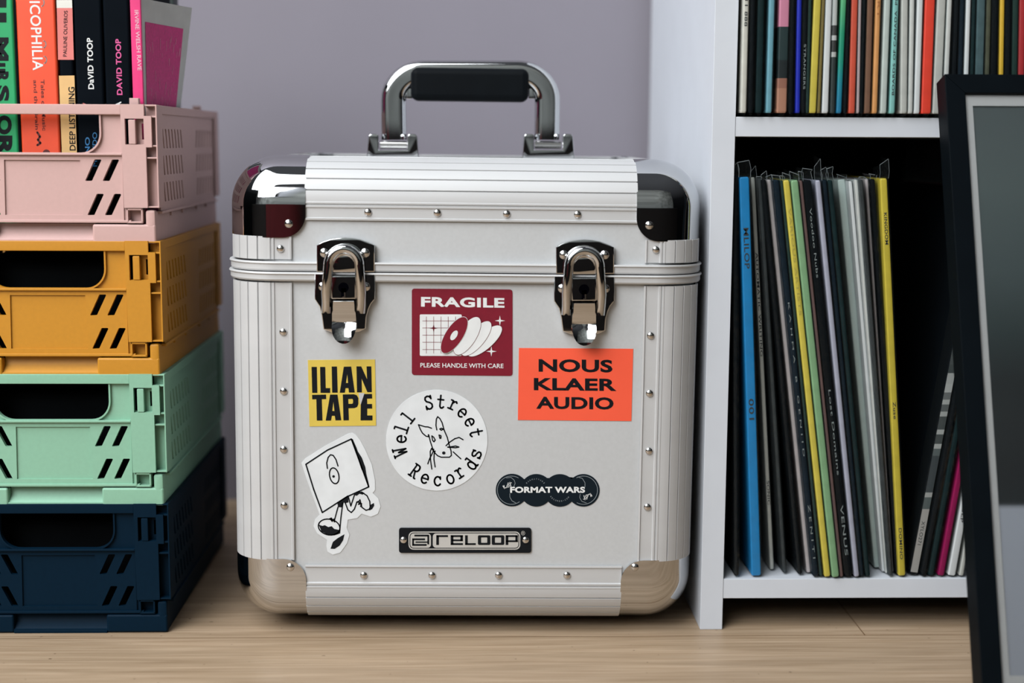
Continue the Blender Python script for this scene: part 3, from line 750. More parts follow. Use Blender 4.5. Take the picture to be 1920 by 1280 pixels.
    for back in (0, 1):   # finger scoop between the corner blocks
        prof = [(.0105, t0), (.0100, t0-.0035), (.0082, t0-.0070), (.0052, t0-.0100), (.0030, t0-.0118), (.0020, tb+.0018), (.0012, tb+.0016), (.0012, tb), (.0120, tb), (.0120, t0)]
        V = []
        for x in (xm(X(168.5)), X(168.5)):
            V.append([bm.verts.new((x, FY+o if not back else FY+CDEP-o, z)) for o, z in prof])
        n = len(prof)
        for i in range(n): bm.faces.new((V[0][i], V[0][(i+1) % n], V[1][(i+1) % n], V[1][i]))
        bm.faces.new(V[0]); bm.faces.new(V[1][::-1])
    obj('base_tray', bm, m, root, 40)
    # slotted sides
    for s in (1, -1):
        xs = RX-.0018 if s > 0 else LX+.0018
        def fs(u, v, d): return Vector((xs-s*d, u, v))
        holes = []
        for row in (Z(283), Z(333), Z(383)):
            for half in (0, 1):
                for k in range(7):
                    y = .030+k*.0115
                    yy = [y, y+.0042, y-.0006, y-.0048]
                    zz = [row, row, row+.0150, row+.0150]
                    P = [(FY+a if not half else FY+CDEP-a, z) for a, z in zip(yy, zz)]
                    holes.append(P)
        bm = plate(bmesh.new(), [(FY+.014, Z(402)), (FY+CDEP-.014, Z(402)), (FY+CDEP-.014, Z(208)), (FY+.014, Z(208))], holes, fs, .0020)
        a, b = (RX-.0050, RX-.0002) if s > 0 else (LX+.0002, LX+.0050)
        box(bm, (a, FY+.008, Z(220)), (b, FY+CDEP-.008, Z(204)), .0006)
        box(bm, (a, FY+.012, Z(404)), (b, FY+CDEP-.012, Z(399)), .0004)
        obj('side_panel', bm, m, root, 30)
    return root
PINK = mat('dusty_pink_plastic', (.60, .385, .36), .55, 0, .02, 300, .03)
MUST = mat('mustard_plastic', (.56, .245, .014), .5, 0, .03, 300, .03)
MINT = mat('mint_plastic', (.255, .50, .355), .5, 0, .03, 300, .03)
INKB = mat('ink_blue_plastic', (.0010, .0120, .0270), .55, 0, .05, 300, .03, spec=.08)
make_crate(.0004, INKB, 'dark navy folding crate at the bottom of the stack, on the floorboards', '')
make_crate(.0004+PITCHZ, MINT, 'mint green folding crate standing on the navy one', '')
make_crate(.0004+2*PITCHZ, MUST, 'mustard yellow folding crate between the mint and pink ones', '')
PZ = .0004+3*PITCHZ
FILLER = mat('black_filler', (.0018, .0024, .003), .9, 0, .2, 60, .2, spec=.05)  # dark filler added where only darkness shows inside the crates
for n_, lb in ((0, 'black filler added for the darkness inside the navy crate at the bottom'), (1, 'black filler added for the darkness behind the hand hole of the mint crate'), (2, 'black filler added for the darkness behind the hand hole of the mustard crate')):
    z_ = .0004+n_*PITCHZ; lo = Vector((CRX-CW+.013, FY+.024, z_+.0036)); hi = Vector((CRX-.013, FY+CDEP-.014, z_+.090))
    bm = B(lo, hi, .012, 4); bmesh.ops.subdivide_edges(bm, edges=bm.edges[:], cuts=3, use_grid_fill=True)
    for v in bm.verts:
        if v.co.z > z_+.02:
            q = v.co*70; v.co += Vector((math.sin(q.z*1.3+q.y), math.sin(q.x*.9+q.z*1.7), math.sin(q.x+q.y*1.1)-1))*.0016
    tag(obj('dark_filler', bm, FILLER, None, 60, loc=((lo.x+hi.x)/2, (lo.y+hi.y)/2, lo.z)), lb, 'cloth', 'dark fillers in the crates')
make_crate(PZ, PINK, 'pale pink folding crate on top of the stack, filled with books', '')

# ------------------------------------------------------------------ books in the pink crate
BZ = PZ+.0034
BY = FY+.0155
PAPER = mat('book_paper', (.62, .58, .50), .8, 0, .1, 300)
BKBLACK = mat('black_book_cover', (.003, .005, .008), .6, 0, .1, 40, spec=.03)
def book(px0, px1, h, dep, m, label, y=BY):
    """upright book seen by its spine: cover wrap with rounded spine and a page block"""
    a, b = at(px0, 100, y).x, at(px1, 100, y).x-.0005
    root = thing('book', ((a+b)/2, y+dep/2, BZ), label, 'book', 'books standing in the pink crate')
    t = .0009; r = min(.0022, (b-a)/3)
    out = [(a, y+dep), (a, y+r)]+[(a+r-r*math.cos(k), y+r-r*math.sin(k)) for k in (.5, 1.05)]+[(a+r, y), (b-r, y)]+[(b-r+r*math.sin(k), y+r-r*math.cos(k)) for k in (.5, 1.05)]+[(b, y+r), (b, y+dep), (b-t, y+dep), (b-t, y+r+t), (b-r, y+t), (a+r, y+t), (a+t, y+r+t), (a+t, y+dep)]
    bm = plate(bmesh.new(), out, [], lambda u, v, d: Vector((u, v, BZ+.0004+d)), h)
    obj('cover', bm, m, root, 40)
    obj('page_block', B((a+t+.0001, y+.0035, BZ+.003), (b-t-.0001, y+dep-.004, BZ+h-.0025)), PAPER, root, label='cream paper block')
    return root, a, b
def spine_ink(y, n=1): return Ink(lambda px, py, h: at(px, py, y)-Vector((0, h, 0)), .00015*n)
GREEN = mat('green_book_cover', (.012, .36, .125), .5); ORAN = mat('orange_book_cover', (.88, .085, .028), .5)
CREAM = mat('cream_paint', (.72, .72, .66), .5); SALM = mat('salmon_paint', (.72, .20, .18), .5); SAND = mat('sand_paint', (.78, .49, .20), .5)
PINKH = mat('hot_pink_cover', (.78, .035, .20), .45); PINKT = mat('pink_print', (.72, .10, .32), .5); BLUET = mat('blue_print', (.02, .16, .38), .5)
r, a, b = book(-36, 29, .205, .15, GREEN, 'green paperback with bold black lettering at the left end of the books')
k = spine_ink(BY)
def vtext(k, s, x, y0, y1, h, lean=0., bold=0., sp=1., down=True):
    """text running down (or up) a spine: x baseline px, from y0 to y1, letter height h px, lean = px right per px down"""
    if down: k.text(s, (x+lean*y0, y0), (x+lean*y1, y1), (x+h+lean*y0, y0-0*h), bold, sp)
    else: k.text(s, (x+lean*y0, y0), (x+lean*y1, y1), (x-h+lean*y0, y0), bold, sp)
for s, y0, y1, x, hh in (('u', -4, 42, -14, 26), ('M', 70, 114, -12, 28), ('u', 118, 136, -10, 20), ('R', 134, 154, -8, 24), ('S', 160, 190, -7, 24), ('O', 216, 252, -6, 28), ('R', 254, 293, -6, 29)):
    vtext(k, s, x, y0, y1, hh, 0, .05)
k.make('lettering', BLACK, r, 'heavy black lettering')
k = spine_ink(BY); k.poly([(25.5, 0), (29, 0), (40, 300), (36.5, 300)]); k.make('edge_strip', BKBLACK, r, 'black edge strip')
r, a, b = book(32, 108, .21, .15, ORAN, 'orange paperback with tall white lettering beside the green one')
k = spine_ink(BY); vtext(k, 'MUSICOPHILIA', 55, -52, 132, 20, .05, .015, 1.05)
for y in (5, 83, 112):
    k.stroke(ell(78+y*.045, y, 6.5, 4.5, 90, 10, 180, 360), 1.8)
k.make('lettering', WHITEP, r, 'white display lettering')
k = spine_ink(BY); DKR = mat('dark_red_print', (.10, .012, .012), .5)
vtext(k, 'Tales of Music', 70, 149, 245, 7, .04, .01); vtext(k, 'and the Brain', 56.5, 150, 243, 6.5, .04, .01)
k.stroke([(70, 248), (75, 256), (71, 262), (76, 268), (70, 272)], 4); k.poly(ell(87, 287, 7, 7, 0, 14)); k.make('small_lettering', DKR, r, 'small dark lettering and ornament')
r, a, b = book(110, 138, .21, .15, BKBLACK, 'slim book banded salmon, black and sand beside the orange one')
k = spine_ink(BY); k.poly([(106, 0), (135, 0), (135.7, 15), (106.5, 15)]); k.make('cream_band', CREAM, r)
k = spine_ink(BY); k.poly([(106.5, 15), (135.7, 15), (138.5, 112), (109, 112)]); k.make('salmon_band', SALM, r)
k = spine_ink(BY); k.poly([(110.5, 142), (139.5, 141.5), (145, 310), (117, 310)]); k.make('sand_band', SAND, r)
k = spine_ink(BY, 2); vtext(k, 'PAULINE OLIVEROS', 127.5, 106, 20, 7, -.02, .006, 1, False); k.make('author_lettering', BLACK, r, 'black lettering on the salmon band'); k = spine_ink(BY, 2); vtext(k, 'DEEP LISTENING', 136.5, 282, 163, 11.5, .02, .014, 1, False); k.make('lettering', BLACK, r, 'black lettering')
r, a, b = book(140, 194, .215, .15, BKBLACK, 'black book with white and blue lettering on its spine')
k = spine_ink(BY); vtext(k, 'DaVID TOOP', 171.5, 167, 71, 11, .03, .024, 1.05, False); k.make('lettering', WHITEP, r, 'white lettering')
k = spine_ink(BY); vtext(k, 'PIANO', 168.5, 318, 257, 9, .0, .02, 1, False); vtext(k, 'MONDO', 182, 312, 248, 8.5, .0, .008, 1, False); k.make('blue_lettering', BLUET, r, 'blue lettering')
k = spine_ink(BY); k.stroke([(156, 194), (161, 196), (163, 202)], 2); k.make('red_mark', SALM, r)
r, a, b = book(195, 245.5, .215, .15, BKBLACK, 'black book with pink lettering beside the hot pink zine')
k = spine_ink(BY); vtext(k, 'DAVID TOOP', 224.5, 178, 73, 10.5, .03, .024, 1.05, False); k.make('lettering', PINKT, r, 'pink lettering')
k = spine_ink(BY); vtext(k, 'A', 227.5, 202, 190, 11, .0, .03, 1, False); k.make('white_lettering', WHITEP, r, 'white letter')
# pink zine with its cover fanned open
ZX0, ZX1 = at(246.5, 100, BY).x, at(266, 100, BY).x
zine = thing('zine', ((ZX0+ZX1)/2, BY+.06, BZ), 'hot pink zine with its white bordered cover fanning open to the right', 'zine')
zh = at(266, -3, BY).z-BZ
obj('spine', B((ZX0, BY, BZ+.0004), (ZX1, BY+.004, BZ+zh), .0006), PINKH, zine, label='hot pink spine')
k = spine_ink(BY); vtext(k, 'IRVINE WELSH RAVE', 251, 19, 132, 7.5, .055, .012); k.make('lettering', mat('pale_pink_print', (.80, .45, .55), .5), zine, 'pale lettering')
ZDT, ZDB = .080, .108
ZT, ZB_ = at(361, 16, BY+ZDT).x-ZX1, min(at(336, 205, BY+ZDB).x, CRX-.0062)-ZX1
ZTZ = at(361, 16, BY+ZDT).z-BZ
def zcover(a, b, h):
    """a along the cover 0..1, b height 0..1: the sheet swings a little further out the higher it stands"""
    g = max(0, (b*zh/ZTZ-.50)/.50); sw = ZB_+(ZT-ZB_)*g; dp = ZDB+(ZDT-ZDB)*g
    x = ZX1-.0006+sw*(a-.10*a*(1-a)); y = BY+.001+dp*a
    z = BZ+.0006+(zh+(ZTZ-zh)*a)*b
    return Vector((x, y, z))+Vector((dp, -sw, 0)).normalized()*h
def zgrid(a0, a1, b0, b1, h, na=10, nb=16, th=0.):
    bm = bmesh.new(); L = []
    for t in ((h, h-th) if th else (h,)):
        L.append([[bm.verts.new(zcover(a0+(a1-a0)*i/na, b0+(b1-b0)*j/nb, t)) for j in range(nb+1)] for i in range(na+1)])
    for g in L:
        for i in range(na):
            for j in range(nb): bm.faces.new((g[i][j], g[i+1][j], g[i+1][j+1], g[i][j+1]))
    if th:
        g, q = L
        for i in range(na):
            for j in (0, nb): bm.faces.new((g[i][j], g[i+1][j], q[i+1][j], q[i][j]))
        for j in range(nb):
            for i in (0, na): bm.faces.new((g[i][j], g[i][j+1], q[i][j+1], q[i][j]))
    return bm
cv = obj('cover', zgrid(0, 1, 0, 1, 0, th=.0012), mat('off_white_card', (.56, .56, .54), .6), zine, label='off white cover with a pink picture')
obj('picture', zgrid(.09, .865, .04, .905, .0003), mat('magenta_picture', (.62, .022, .20), .55, 0, .14, 500), cv, label='magenta picture of streaks')
kk = Ink(lambda a, b, h: zcover(a, b, h), .0005)
for i in range(70):
    a, b = random.uniform(.16, .83), random.uniform(.33, .86); d = Vector((a-.5, (b-.40)*1.6)); d.normalize(); ln = random.uniform(.012, .05)
    a2, b2 = a+d.x*ln*.8, b+d.y*ln
    if .13 < a2 < .85 and b2 < .88: kk.stroke([(a, b), (a2, b2)], .006, cap=False)
kk.make('streaks', mat('pink_streaks', (.74, .30, .42), .6), cv)
obj('pages', B((ZX0+.0008, BY+.004, BZ+.001), (ZX1-.0014, BY+.066, BZ+zh-.006)), PAPER, zine, label='cream pages')
dbx0, dbx1 = at(289, 5, FY+.215).x, at(327, 5, FY+.215).x
root = thing('book', ((dbx0+dbx1)/2, FY+.222, BZ), 'dark green book behind the pink zine, mostly hidden by its cover', 'book', 'books standing in the pink crate')
DKG = mat('dark_green_cover', (.010, .022, .020), .5, 0, .5, 120)
obj('cover', B((dbx0, FY+.212, BZ+.0004), (dbx1, FY+.232, BZ+.21), .0012), DKG, root)
obj('page_block', B((dbx0+.0012, FY+.2135, BZ+.2095), (dbx1-.0012, FY+.231, BZ+.2104)), PAPER, root, label='cream page edges')

# ------------------------------------------------------------------ records
K_ = lambda n, c, v=.08, r=.45: mat(n, c, r, 0, v, 90, spec=.5 if sum(c) > .4 else .03)
RM = {'ivory': K_('ivory_card', (.60, .58, .52)), 'black': K_('black_card', (.003, .0045, .006), .05, .7), 'teal': K_('teal_black_card', (.007, .020, .022), .2, .7),
      'sky': K_('light_blue_card', (.14, .34, .42)), 'blue': K_('ultramarine_card', (.006, .018, .40)), 'dgreen': K_('dark_green_card', (.018, .040, .034)),
      'yellow': K_('yellow_card', (.62, .50, .07)), 'olive': K_('olive_card', (.20, .15, .05)), 'white': K_('white_card', (.68, .69, .70), .03),
      'orangered': K_('orange_red_card', (.62, .085, .045)), 'mauve': K_('mauve_card', (.42, .33, .34)), 'brown': K_('brown_card', (.19, .10, .065)),
      'tan': K_('orange_tan_card', (.66, .30, .10)), 'sage': K_('pale_sage_card', (.50, .55, .52)), 'turq': K_('turquoise_card', (.22, .50, .47)),
      'grey': K_('warm_grey_card', (.50, .50, .47)), 'lgrey': K_('light_grey_card', (.58, .58, .56)), 'red': K_('bright_red_card', (.80, .055, .028)),
      'slate': K_('slate_card', (.070, .115, .125), .25), 'moss': K_('moss_card', (.075, .078, .052), .3), 'yel2': K_('egg_yellow_card', (.68, .42, .035)),
      'crim': K_('crimson_card', (.42, .025, .030)), 'navy': K_('navy_card', (.006, .013, .021), .2, .7), 'azure': K_('azure_card', (.005, .20, .48)),
      'charc': K_('charcoal_card', (.035, .04, .042), .2, .6), 'lav': K_('lavender_card', (.38, .38, .47)), 'lime': K_('soft_green_card', (.21, .38, .20)),
      'mint': K_('mint_white_card', (.58, .68, .65), .04), 'mag': K_('magenta_card', (.27, .008, .075)), 'rose': K_('rose_grey_card', (.50, .44, .44)), 'pbr': K_('reddish_brown_card', (.15, .09, .085))}
RM['pinkpic'] = mat_ramp('pink_and_dark_spine', [(0, (.42, .20, .13)), (.018, (.30, .13, .09)), (.026, (.006, .012, .014)), (.040, (.012, .03, .032)), (.064, (.60, .22, .33)), (.100, (.60, .29, .36)), (.136, (.48, .20, .36)), (.32, (.45, .18, .36))], const=True)
RM['grad'] = mat_ramp('green_blue_spine', [(0, (.008, .17, .34)), (.022, (.008, .22, .30)), (.038, (.010, .27, .19)), (.060, (.014, .28, .15)), (.095, (.13, .45, .19)), (.32, (.16, .50, .22))])
RM['photo'] = mat_ramp('black_white_photo_spine', [(0, (.02, .03, .03)), (.040, (.02, .03, .03)), (.042, (.45, .45, .44)), (.046, (.03, .03, .03)), (.055, (.5, .5, .5)), (.058, (.04, .04, .04)), (.066, (.48, .49, .48)), (.100, (.5, .5, .5)), (.104, (.12, .12, .12)), (.108, (.5, .5, .5)), (.118, (.05, .06, .06)), (.32, (.4, .4, .4))], const=True)
RM['stripe'] = mat_ramp('striped_photo_spine', [(0, (.36, .34, .32)), (.052, (.36, .34, .32)), (.054, (.09, .11, .11)), (.064, (.36, .36, .35)), (.068, (.05, .06, .065)), (.098, (.10, .12, .12)), (.104, (.38, .39, .38)), (.108, (.06, .07, .07)), (.116, (.38, .39, .38)), (.120, (.06, .07, .07)), (.130, (.36, .37, .36)), (.134, (.1, .11, .11)), (.140, (.38, .39, .38)), (.144, (.14, .15, .15)), (.150, (.40, .41, .40)), (.157, (.36, .37, .36)), (.166, (.05, .06, .06)), (.172, (.07, .08, .08)), (.25, (.03, .036, .04))], const=True)
LP = .314
def scale_lip(x): return x*.36
def record(Pt, Pb, w, m, zs, label, group, lip=.012, film=True, text=None, dep=.31, up0=.0015, face=None, full=False):
    """upright LP: jacket leaning along Pt-Pb at its spine, w thick, in a loose clear sleeve"""
    up = (Pt-Pb).normalized(); side = Vector((up.z, 0, -up.x)); yv = Vector((0, 1, 0)); h = w/2; lip = scale_lip(lip)
    z = zs+up0+h*abs(side.z); base = Pb+up*((z-Pb.z)/up.z)
    LP = min(.3215, max(.304, (Pt-base).dot(up))) if full else .314
    root = thing('record', base, label, 'record', group)
    def W(a, b, y): return base+side*a+up*b+yv*y
    bm = bmesh.new(); r = min(.0012, w*.3)
    prof = [(-h, dep), (-h, r), (-h+r*.35, r*.3), (-h+r, 0), (h-r, 0), (h-r*.35, r*.3), (h, r), (h, dep)]
    wv = .0003
    lv = [0, LP*.004, LP*.25, LP*.5, LP*.75, LP*.996, LP]
    R = []
    for i, b in enumerate(lv):
        s = .8 if i in (0, 6) else 1
        R.append([bm.verts.new(W(a*s, b, y+(.0008 if i in (0, 6) else 0))) for a, y in prof])
    n = len(prof)
    for i in range(len(lv)-1):
        for j in range(n): bm.faces.new((R[i][j], R[i][(j+1) % n], R[i+1][(j+1) % n], R[i+1][j]))
    bm.faces.new(R[0]); bm.faces.new(R[-1][::-1])
    obj('jacket', bm, m, root, 40)
    if film:
        g = .0006; bm = bmesh.new(); hh = h+g; tp = LP+lip
        rows = [-up0*.75-.0001, .004, LP*.33, LP*.66, LP, LP+lip*.6, tp]
        rr = []
        for i, b in enumerate(rows):
            wob = random.uniform(-.0009, .0009) if i >= 5 else 0
            sq = .25 if i == 0 else 1
            bow = random.uniform(0, .0006) if 0 < i < 4 else 0
            tilt = random.uniform(-.002, .003) if i == 6 else 0
            rr.append([bm.verts.new(W(a*sq+wob, b+tilt*k, y)) for k, (a, y) in enumerate(((-hh, .02), (-hh, -.0004), (0, -.0010-bow), (hh, -.0004), (hh, .02)))])
        for i in range(len(rows)-1):
            for j in range(4): bm.faces.new((rr[i][j], rr[i][j+1], rr[i+1][j+1], rr[i+1][j]))
        for V in (rr[-1], [rr[4][1], rr[5][1], rr[6][1]], [rr[4][3], rr[5][3], rr[6][3]]):
            ex = [bm.verts.new(v.co+(up*.0005 if V is rr[-1] else side*.0003)) for v in V]
            for j in range(len(V)-1):
                if (V[j].co-V[j+1].co).length > .012: continue
                bm.faces.new((V[j], V[j+1], ex[j+1], ex[j])).material_index = 1
        sl = obj('plastic_sleeve', bm, FILM, root, 20, label='clear plastic sleeve'); sl.data.materials.append(FILMGLINT)
    if face:
        k = Ink(lambda u, v, hq: W(u, v, -hq), .00015)
        k.poly([(-h*.82, .002), (h*.82, .002), (h*.82, LP*.99), (-h*.82, LP*.99)]); k.make('spine_print', face, root)
    if text:
        for s, b0, b1, tw, tm in text:      # runs from b0 to b1 up the spine
            d = 1 if b1 > b0 else -1
            k = Ink(lambda u, v, hq: W(u, v, -hq), .0002)
            o = tw*w/2
            k.text(s, (d*o, b0), (d*o, b1), (-d*o, b0), .008, 1.08)
            k.make('lettering', tm, root)
    return root
GREYT = mat('pale_lettering', (.22, .25, .25), .6); FAINT = mat('faint_lettering', (.44, .36, .07), .6); DKT = mat('dark_lettering', (.03, .035, .04), .6)
WRED = mat('brown_lettering', (.42, .15, .04), .6)
GU, GL_ = 'records on the upper shelf', 'records on the lower shelf'
UY = -.004
upper = [  # x at the top edge of the photo, x at the shelf, width, material, label, lettering
 (1399.5, 1394.5, 11, 'ivory', 'ivory record at the left end of the upper shelf', [('11 888', .085, .065, .5, DKT)]),
 (1412.5, 1407.5, 9, 'black', 'black record right of the ivory one on the upper shelf', None),
 (1428, 1423, 12, 'teal', 'teal black record left of the light blue one on the upper shelf', None),
 (1448, 1442, 11, 'sky', 'light blue record near the left end of the upper shelf', None),
 (1471.5, 1466, 19, 'pinkpic', 'pink and black record with a pinkish picture at its foot', None),
 (1487.5, 1483, 9, 'black', 'black record between the pink pictured one and the deep ultramarine one', None),
 (1499.5, 1496, 9, 'blue', 'deep ultramarine blue record on the upper shelf', None),
 (1511, 1507, 9, 'black', 'black record with small grey lettering right of the deep ultramarine one', [('STRANGERS', .052, .018, .45, GREYT)]),
 (1519.5, 1514, 6, 'dgreen', 'thin dark green record left of the upper yellow one', None),
 (1533.5, 1524, 14, 'yellow', 'bright yellow record on the upper shelf', None),
 (1544.5, 1535.5, 6, 'olive', 'thin olive brown record between the upper yellow and white ones', None),
 (1554.5, 1547.5, 12.5, 'white', 'plain white record right of the upper yellow one', None),
 (1566.5, 1561.5, 10, 'photo', 'record with a black and white photo spine beside the plain white one', None),
 (1582.5, 1573.5, 10.5, 'grad', 'record fading from green to blue on the upper shelf', None),
 (1592.5, 1585, 6.5, 'black', 'black record between the green to blue one and the orange red one', None),
 (1603, 1597.5, 12.5, 'orangered', 'orange red record left of the mauve grey one', None),
 (1613, 1609, 5.5, 'mauve', 'thin mauve grey record against the orange red one', None),
 (1621.5, 1615.5, 6.5, 'black', 'black record left of the brown one on the upper shelf', None),
 (1632.5, 1626.5, 11.5, 'brown', 'brown record on the upper shelf', None),
 (1647.5, 1640.5, 10, 'tan', 'orange tan record with brown lettering', [('SOUTHERN', .178, .135, .45, WRED), ('COMFORT', .125, .072, .45, WRED)]),
 (1664.5, 1657, 12, 'sage', 'pale sage record left of the turquoise one', None),
 (1680.5, 1673, 11, 'turq', 'turquoise record with small black lettering', [('BOARDS OF CANADA  PEEL SESSION  WARPLP55', .014, .155, .4, DKT)]),
 (1697, 1695, 13, 'grey', 'warm grey record right of the turquoise one', None),
 (1711, 1707.5, 9.5, 'lgrey', 'light grey record in crinkled plastic left of the white and red pair', None),
 (1726, 1719.5, 11.5, 'white', 'white record left of the bright red one', None),
 (1744.5, 1737, 19, 'red', 'thick bright red record in shiny plastic', None),
 (1766, 1757, 16.5, 'grey', 'wide grey record right of the bright red one', None),
 (1781, 1772.5, 10, 'lgrey', 'light grey record behind the top left corner of the picture frame', None),
 (1795, 1787.5, 9, 'black', 'black record just right of the light grey one at the frame corner', None),
 (1805.5, 1799, 9, 'navy', 'blue black record left of the narrow white one above the frame', None),
 (1816.5, 1810.5, 9.5, 'white', 'narrow white record above the picture frame', None),
 (1827, 1821.5, 7, 'teal', 'teal black record right of the narrow white one above the frame', None),
 (1840.5, 1835, 16, 'slate', 'wide slate blue record above the picture frame', None),
 (1855, 1850, 9, 'moss', 'moss brown record above the picture frame', None),
 (1867, 1863, 12, 'black', 'black record left of the egg yellow one above the frame', None),
 (1880, 1877, 9, 'yel2', 'egg yellow record above the picture frame', None),
 (1892, 1889.5, 11, 'black', 'black record right of the egg yellow one above the frame', None),
 (1905, 1902, 11, 'dgreen', 'dark green record left of the crimson one', None),
 (1918, 1914, 12, 'crim', 'crimson record at the right edge of the photo', None)]
for xt, xb, w, m, lab, tx in upper:
    record(at(xt, 0, UY), at(xb, 205, UY), w*.4115e-3, RM[m], UZ1, lab, GU, text=tx, up0=.0030)
lower = [  # top x, y, bottom x, y, width, material, label, film lip, lettering
 (1379, 322, 1381.5, 1083, 8, 'black', 'black record at the left end of the lower shelf', .012, None),
 (1395.5, 325, 1418.5, 1083, 19, 'azure', 'thick azure blue record on the lower shelf', .030, [('MLILOP', .282, .250, .5, DKT), ('001', .146, .129, .5, DKT)]),
 (1411, 318, 1448, 1071, 8, 'grey', 'thin grey record right of the azure one', .004, [('AUTOMATIC WRITING', .262, .178, .6, DKT), ('SONIC', .075, .055, .6, DKT)]),
 (1423.5, 320, 1472, 1077, 7, 'charc', 'charcoal record right of the thin grey one', .004, None),
 (1432, 336, 1501, 1080, 8, 'black', 'black record between the charcoal and rose grey ones', .006, None),
 (1440.5, 325, 1517.5, 1077, 9, 'rose', 'rose grey record left of the black one lettered in white', .005, None),
 (1454.5, 328, 1530.5, 1084, 11, 'navy', 'blue black record with spaced white lettering left of the yellow one', .014, [('K A H M A   B   G E N I I D', .225, .100, .3, GREYT), ('Z E N I T I', .060, .015, .4, GREYT)]),
 (1464.5, 330, 1540.5, 1084, 5, 'dgreen', 'thin dark green record touching the yellow one', .010, None),
 (1473.5, 328, 1552.5, 1085, 12, 'yellow', 'soft yellow record beside the green one on the lower shelf', .022, [('VARIOUS ARTISTS', .300, .215, .4, FAINT)]),
 (1489, 329, 1568, 1086, 14, 'lime', 'soft green record beside the yellow one on the lower shelf', .026, None),
 (1500, 324, 1579, 1085, 6, 'pbr', 'thin reddish brown record against the soft green one', .022, None),
 (1513.5, 335, 1592, 1085, 15, 'black', 'black record with faint white lettering right of the soft green one', .030, [('Voodoo Nubs', .300, .245, .3, GREYT), ('Lost Domains', .155, .085, .3, GREYT), ('VENUS', .060, .018, .4, GREYT)]),
 (1533.5, 335, 1607.5, 1085, 10, 'lav', 'lavender record on the lower shelf', .022, None),
 (1545.5, 330, 1617, 1084, 8, 'navy', 'blue black record right of the lavender one', .020, None),
 (1556, 332, 1628, 1084, 9, 'teal', 'teal black record left of the mint white one', .024, None),
 (1575.5, 311, 1647, 1068, 15, 'mint', 'thick mint white record standing tallest on the lower shelf', .018, None),
 (1594.5, 340, 1658, 1075, 7, 'white', 'thin white record right of the thick mint white one', .006, None),
 (1605.5, 331, 1665, 1078, 8, 'lgrey', 'light grey record two along from the thick mint white one', .006, None),
 (1615, 335, 1671, 1083, 6, 'charc', 'thin charcoal record left of the second rose grey one', .006, None),
 (1624.5, 312, 1677, 1075, 8, 'rose', 'rose grey record near the right of the left leaning group', .010, None),
 (1635.5, 325, 1684.5, 1080, 9, 'black', 'black record left of the egg yellow one on the lower shelf', .014, None),
 (1656.5, 326, 1692, 1083, 14, 'yel2b', 'yellow record at the right end of the left leaning group', .024, [('KINGDOM', .295, .270, .4, DKT), ('Zuse', .144, .130, .4, DKT), ('DOMINO', .040, .014, .4, DKT)])]
RM['yel2b'] = K_('lemon_yellow_card', (.56, .44, .045))
def lowrec(xt, yt, xb, yb, w, m, lab, lip, tx):
    y = min(.03, max(-.002, on_z(xb, yb, SZ1).y))
    record(at(xt, yt, y), at(xb, yb, y), w*.4145e-3, RM['black' if m == 'stripe' else m], SZ1, lab, GL_, lip=lip, text=tx, face=RM[m] if m == 'stripe' else None, full=yt < 500)  # striped record gets a black jacket, shade put into its cover colour
for a in lower: lowrec(*a)
for a in [(1795, 640, 1712, 1081, 17, 'stripe', 'record with a grey and striped photo spine leaning right', .012, [('XYLO271', .045, .025, .4, DKT)]),
          (1813, 640, 1731, 1083, 10, 'black', 'black record leaning right behind the striped spine one', .010, None),
          (1825, 640, 1745, 1083, 11, 'teal', 'teal black record leaning right, left of the magenta one', .010, None),
          (1842, 660, 1764, 1083, 12, 'mag', 'magenta record leaning right beside the picture frame', .010, None),
          (1857, 680, 1784, 1083, 15, 'white', 'white record with small lettering leaning right beside the frame', .010, [('CPDVB15LP', .085, .045, .45, DKT)]),
          (1868, 700, 1802, 1083, 9, 'grey', 'grey record leaning right, half hidden by the picture frame', .010, None)]: lowrec(*a)

# ------------------------------------------------------------------ the framed picture leaning on the shelf
LEAN = math.radians(18.4); FT = .020
FZT = .4366
cL, sL = math.cos(LEAN), math.sin(LEAN)
def fback(z): return -.0078+(z-FZT)*math.tan(LEAN)
Y0 = fback(0)-FT/cL                  # front face meets z = 0 here
nF = Vector((0, -cL, sL)); vF = Vector((0, sL, cL))
def on_frame(px, py):
    d = ray(px, py); o = Vector((0, CAM_Y, CAM_H)); p0 = Vector((0, Y0, 0))
    t = (p0-o).dot(nF)/d.dot(nF); P = o+d*t
    return P.x, (P-p0).dot(vF)
e1, e2 = on_frame(1783, 180), on_frame(1829, 1240)
FXL = (e1[0]+e2[0])/2
FTOP = on_frame(1800, 139)[1]
FW = .235
frame = thing('picture_frame', (FXL+FW/2, Y0, 0), 'black picture frame with white mat leaning against the shelf at right', 'picture frame')
def fr(u, v, d=0.): return Vector((FXL+u, Y0, 0))+vF*(v+.0002+FT*sL/cL*0)-nF*d
bw = .0148
def member(P):
    bm = bmesh.new(); A = [bm.verts.new(fr(u, v, 0)) for u, v in P]; C = [bm.verts.new(fr(u, v, FT)) for u, v in P]
    n = len(P); bm.faces.new(A); bm.faces.new(C[::-1])
    for i in range(n): bm.faces.new((A[i], A[(i+1) % n], C[(i+1) % n], C[i]))
    bmesh.ops.recalc_face_normals(bm, faces=bm.faces)
    bmesh.ops.bevel(bm, geom=bm.edges[:], offset=.0006, segments=2, profile=.5, affect='EDGES'); return bm
FRM = mat('black_lacquered_wood', (.0022, .004, .0058), .5, 0, .1, 40, spec=.06)
VB = FT*math.tan(LEAN)*0
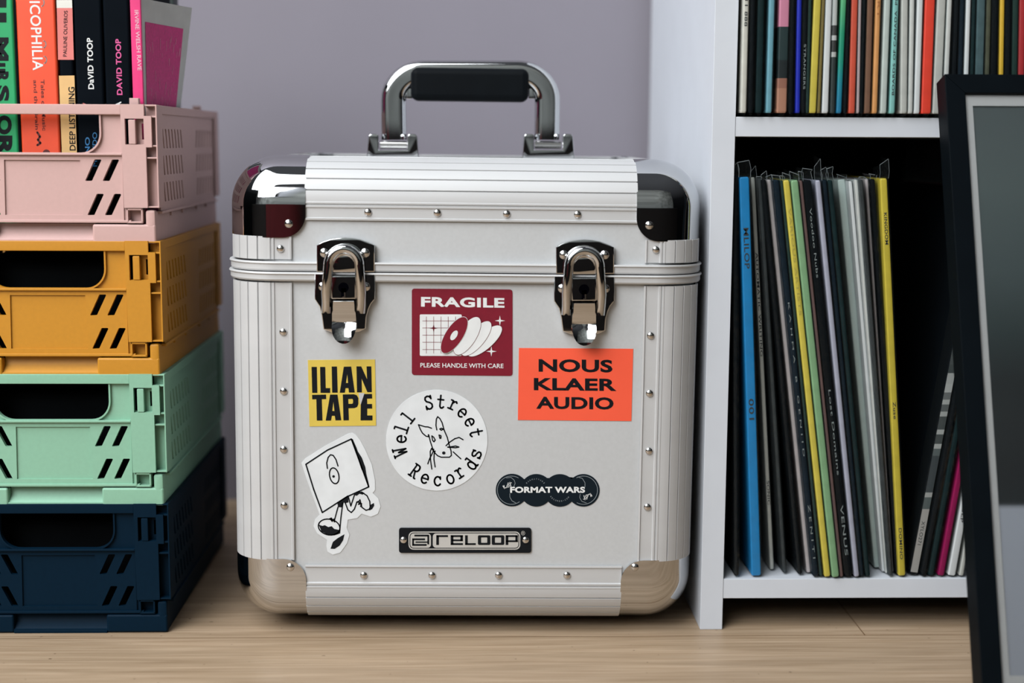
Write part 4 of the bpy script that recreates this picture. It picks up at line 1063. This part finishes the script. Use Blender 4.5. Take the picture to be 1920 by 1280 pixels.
for P in ([(0, VB), (bw, VB+bw), (bw, FTOP-bw), (0, FTOP)], [(FW, VB), (FW, FTOP), (FW-bw, FTOP-bw), (FW-bw, VB+bw)], [(0, FTOP), (bw, FTOP-bw), (FW-bw, FTOP-bw), (FW, FTOP)], [(0, VB), (FW, VB), (FW-bw, VB+bw), (bw, VB+bw)]):
    obj('frame_rail', member(P), FRM, frame)
p0, p1 = (bw-.003, VB+bw-.003), (FW-bw+.003, FTOP-bw+.003)
mx = .0068; MT = FTOP-bw-.0085; MB_ = VB+bw+.0105
iw = [(bw+mx, MB_), (FW-bw-mx, MB_), (FW-bw-mx, MT), (bw+mx, MT)]
obj('mat_board', plate(bmesh.new(), [p0, (p1[0], p0[1]), p1, (p0[0], p1[1])], [iw], lambda u, v, d: fr(u, v, .0050+d), .0015), mat('white_mat_board', (.70, .72, .72), .7, 0, .01, 100), frame, label='white mat board')
PIC = mat_ramp('grey_landscape_print', [(0, (.46, .50, .57)), (.133, (.50, .55, .63)), (.136, (.012, .020, .024)), (.155, (.006, .011, .015)), (.22, (.008, .016, .020)), (.255, (.030, .052, .055)), (.30, (.080, .115, .118)), (.36, (.115, .155, .155)), (.44, (.105, .135, .14))], rough=.6)
obj('print', plate(bmesh.new(), [p0, (p1[0], p0[1]), p1, (p0[0], p1[1])], [], lambda u, v, d: fr(u, v, .0068+d), .001), PIC, frame, label='grey and black print above a pale blue band')
obj('backing_board', plate(bmesh.new(), [p0, (p1[0], p0[1]), p1, (p0[0], p1[1])], [], lambda u, v, d: fr(u, v, .0080+d), .003), RM['brown'], frame)
GLS = bpy.data.materials.new('clear_glass'); GLS.use_nodes = True
_N, _L = GLS.node_tree.nodes, GLS.node_tree.links; _N.remove(_N['Principled BSDF'])
_t = _N.new('ShaderNodeBsdfTransparent'); _g = _N.new('ShaderNodeBsdfGlossy'); _g.inputs['Roughness'].default_value = .02; _x = _N.new('ShaderNodeMixShader'); _fz = _N.new('ShaderNodeFresnel'); _fz.inputs[0].default_value = 1.45
_L.new(_fz.outputs[0], _x.inputs[0]); _L.new(_t.outputs[0], _x.inputs[1]); _L.new(_g.outputs[0], _x.inputs[2]); _L.new(_x.outputs[0], _N['Material Output'].inputs[0])
obj('glass', plate(bmesh.new(), [p0, (p1[0], p0[1]), p1, (p0[0], p1[1])], [], lambda u, v, d: fr(u, v, .0030+d), .0015), GLS, frame)
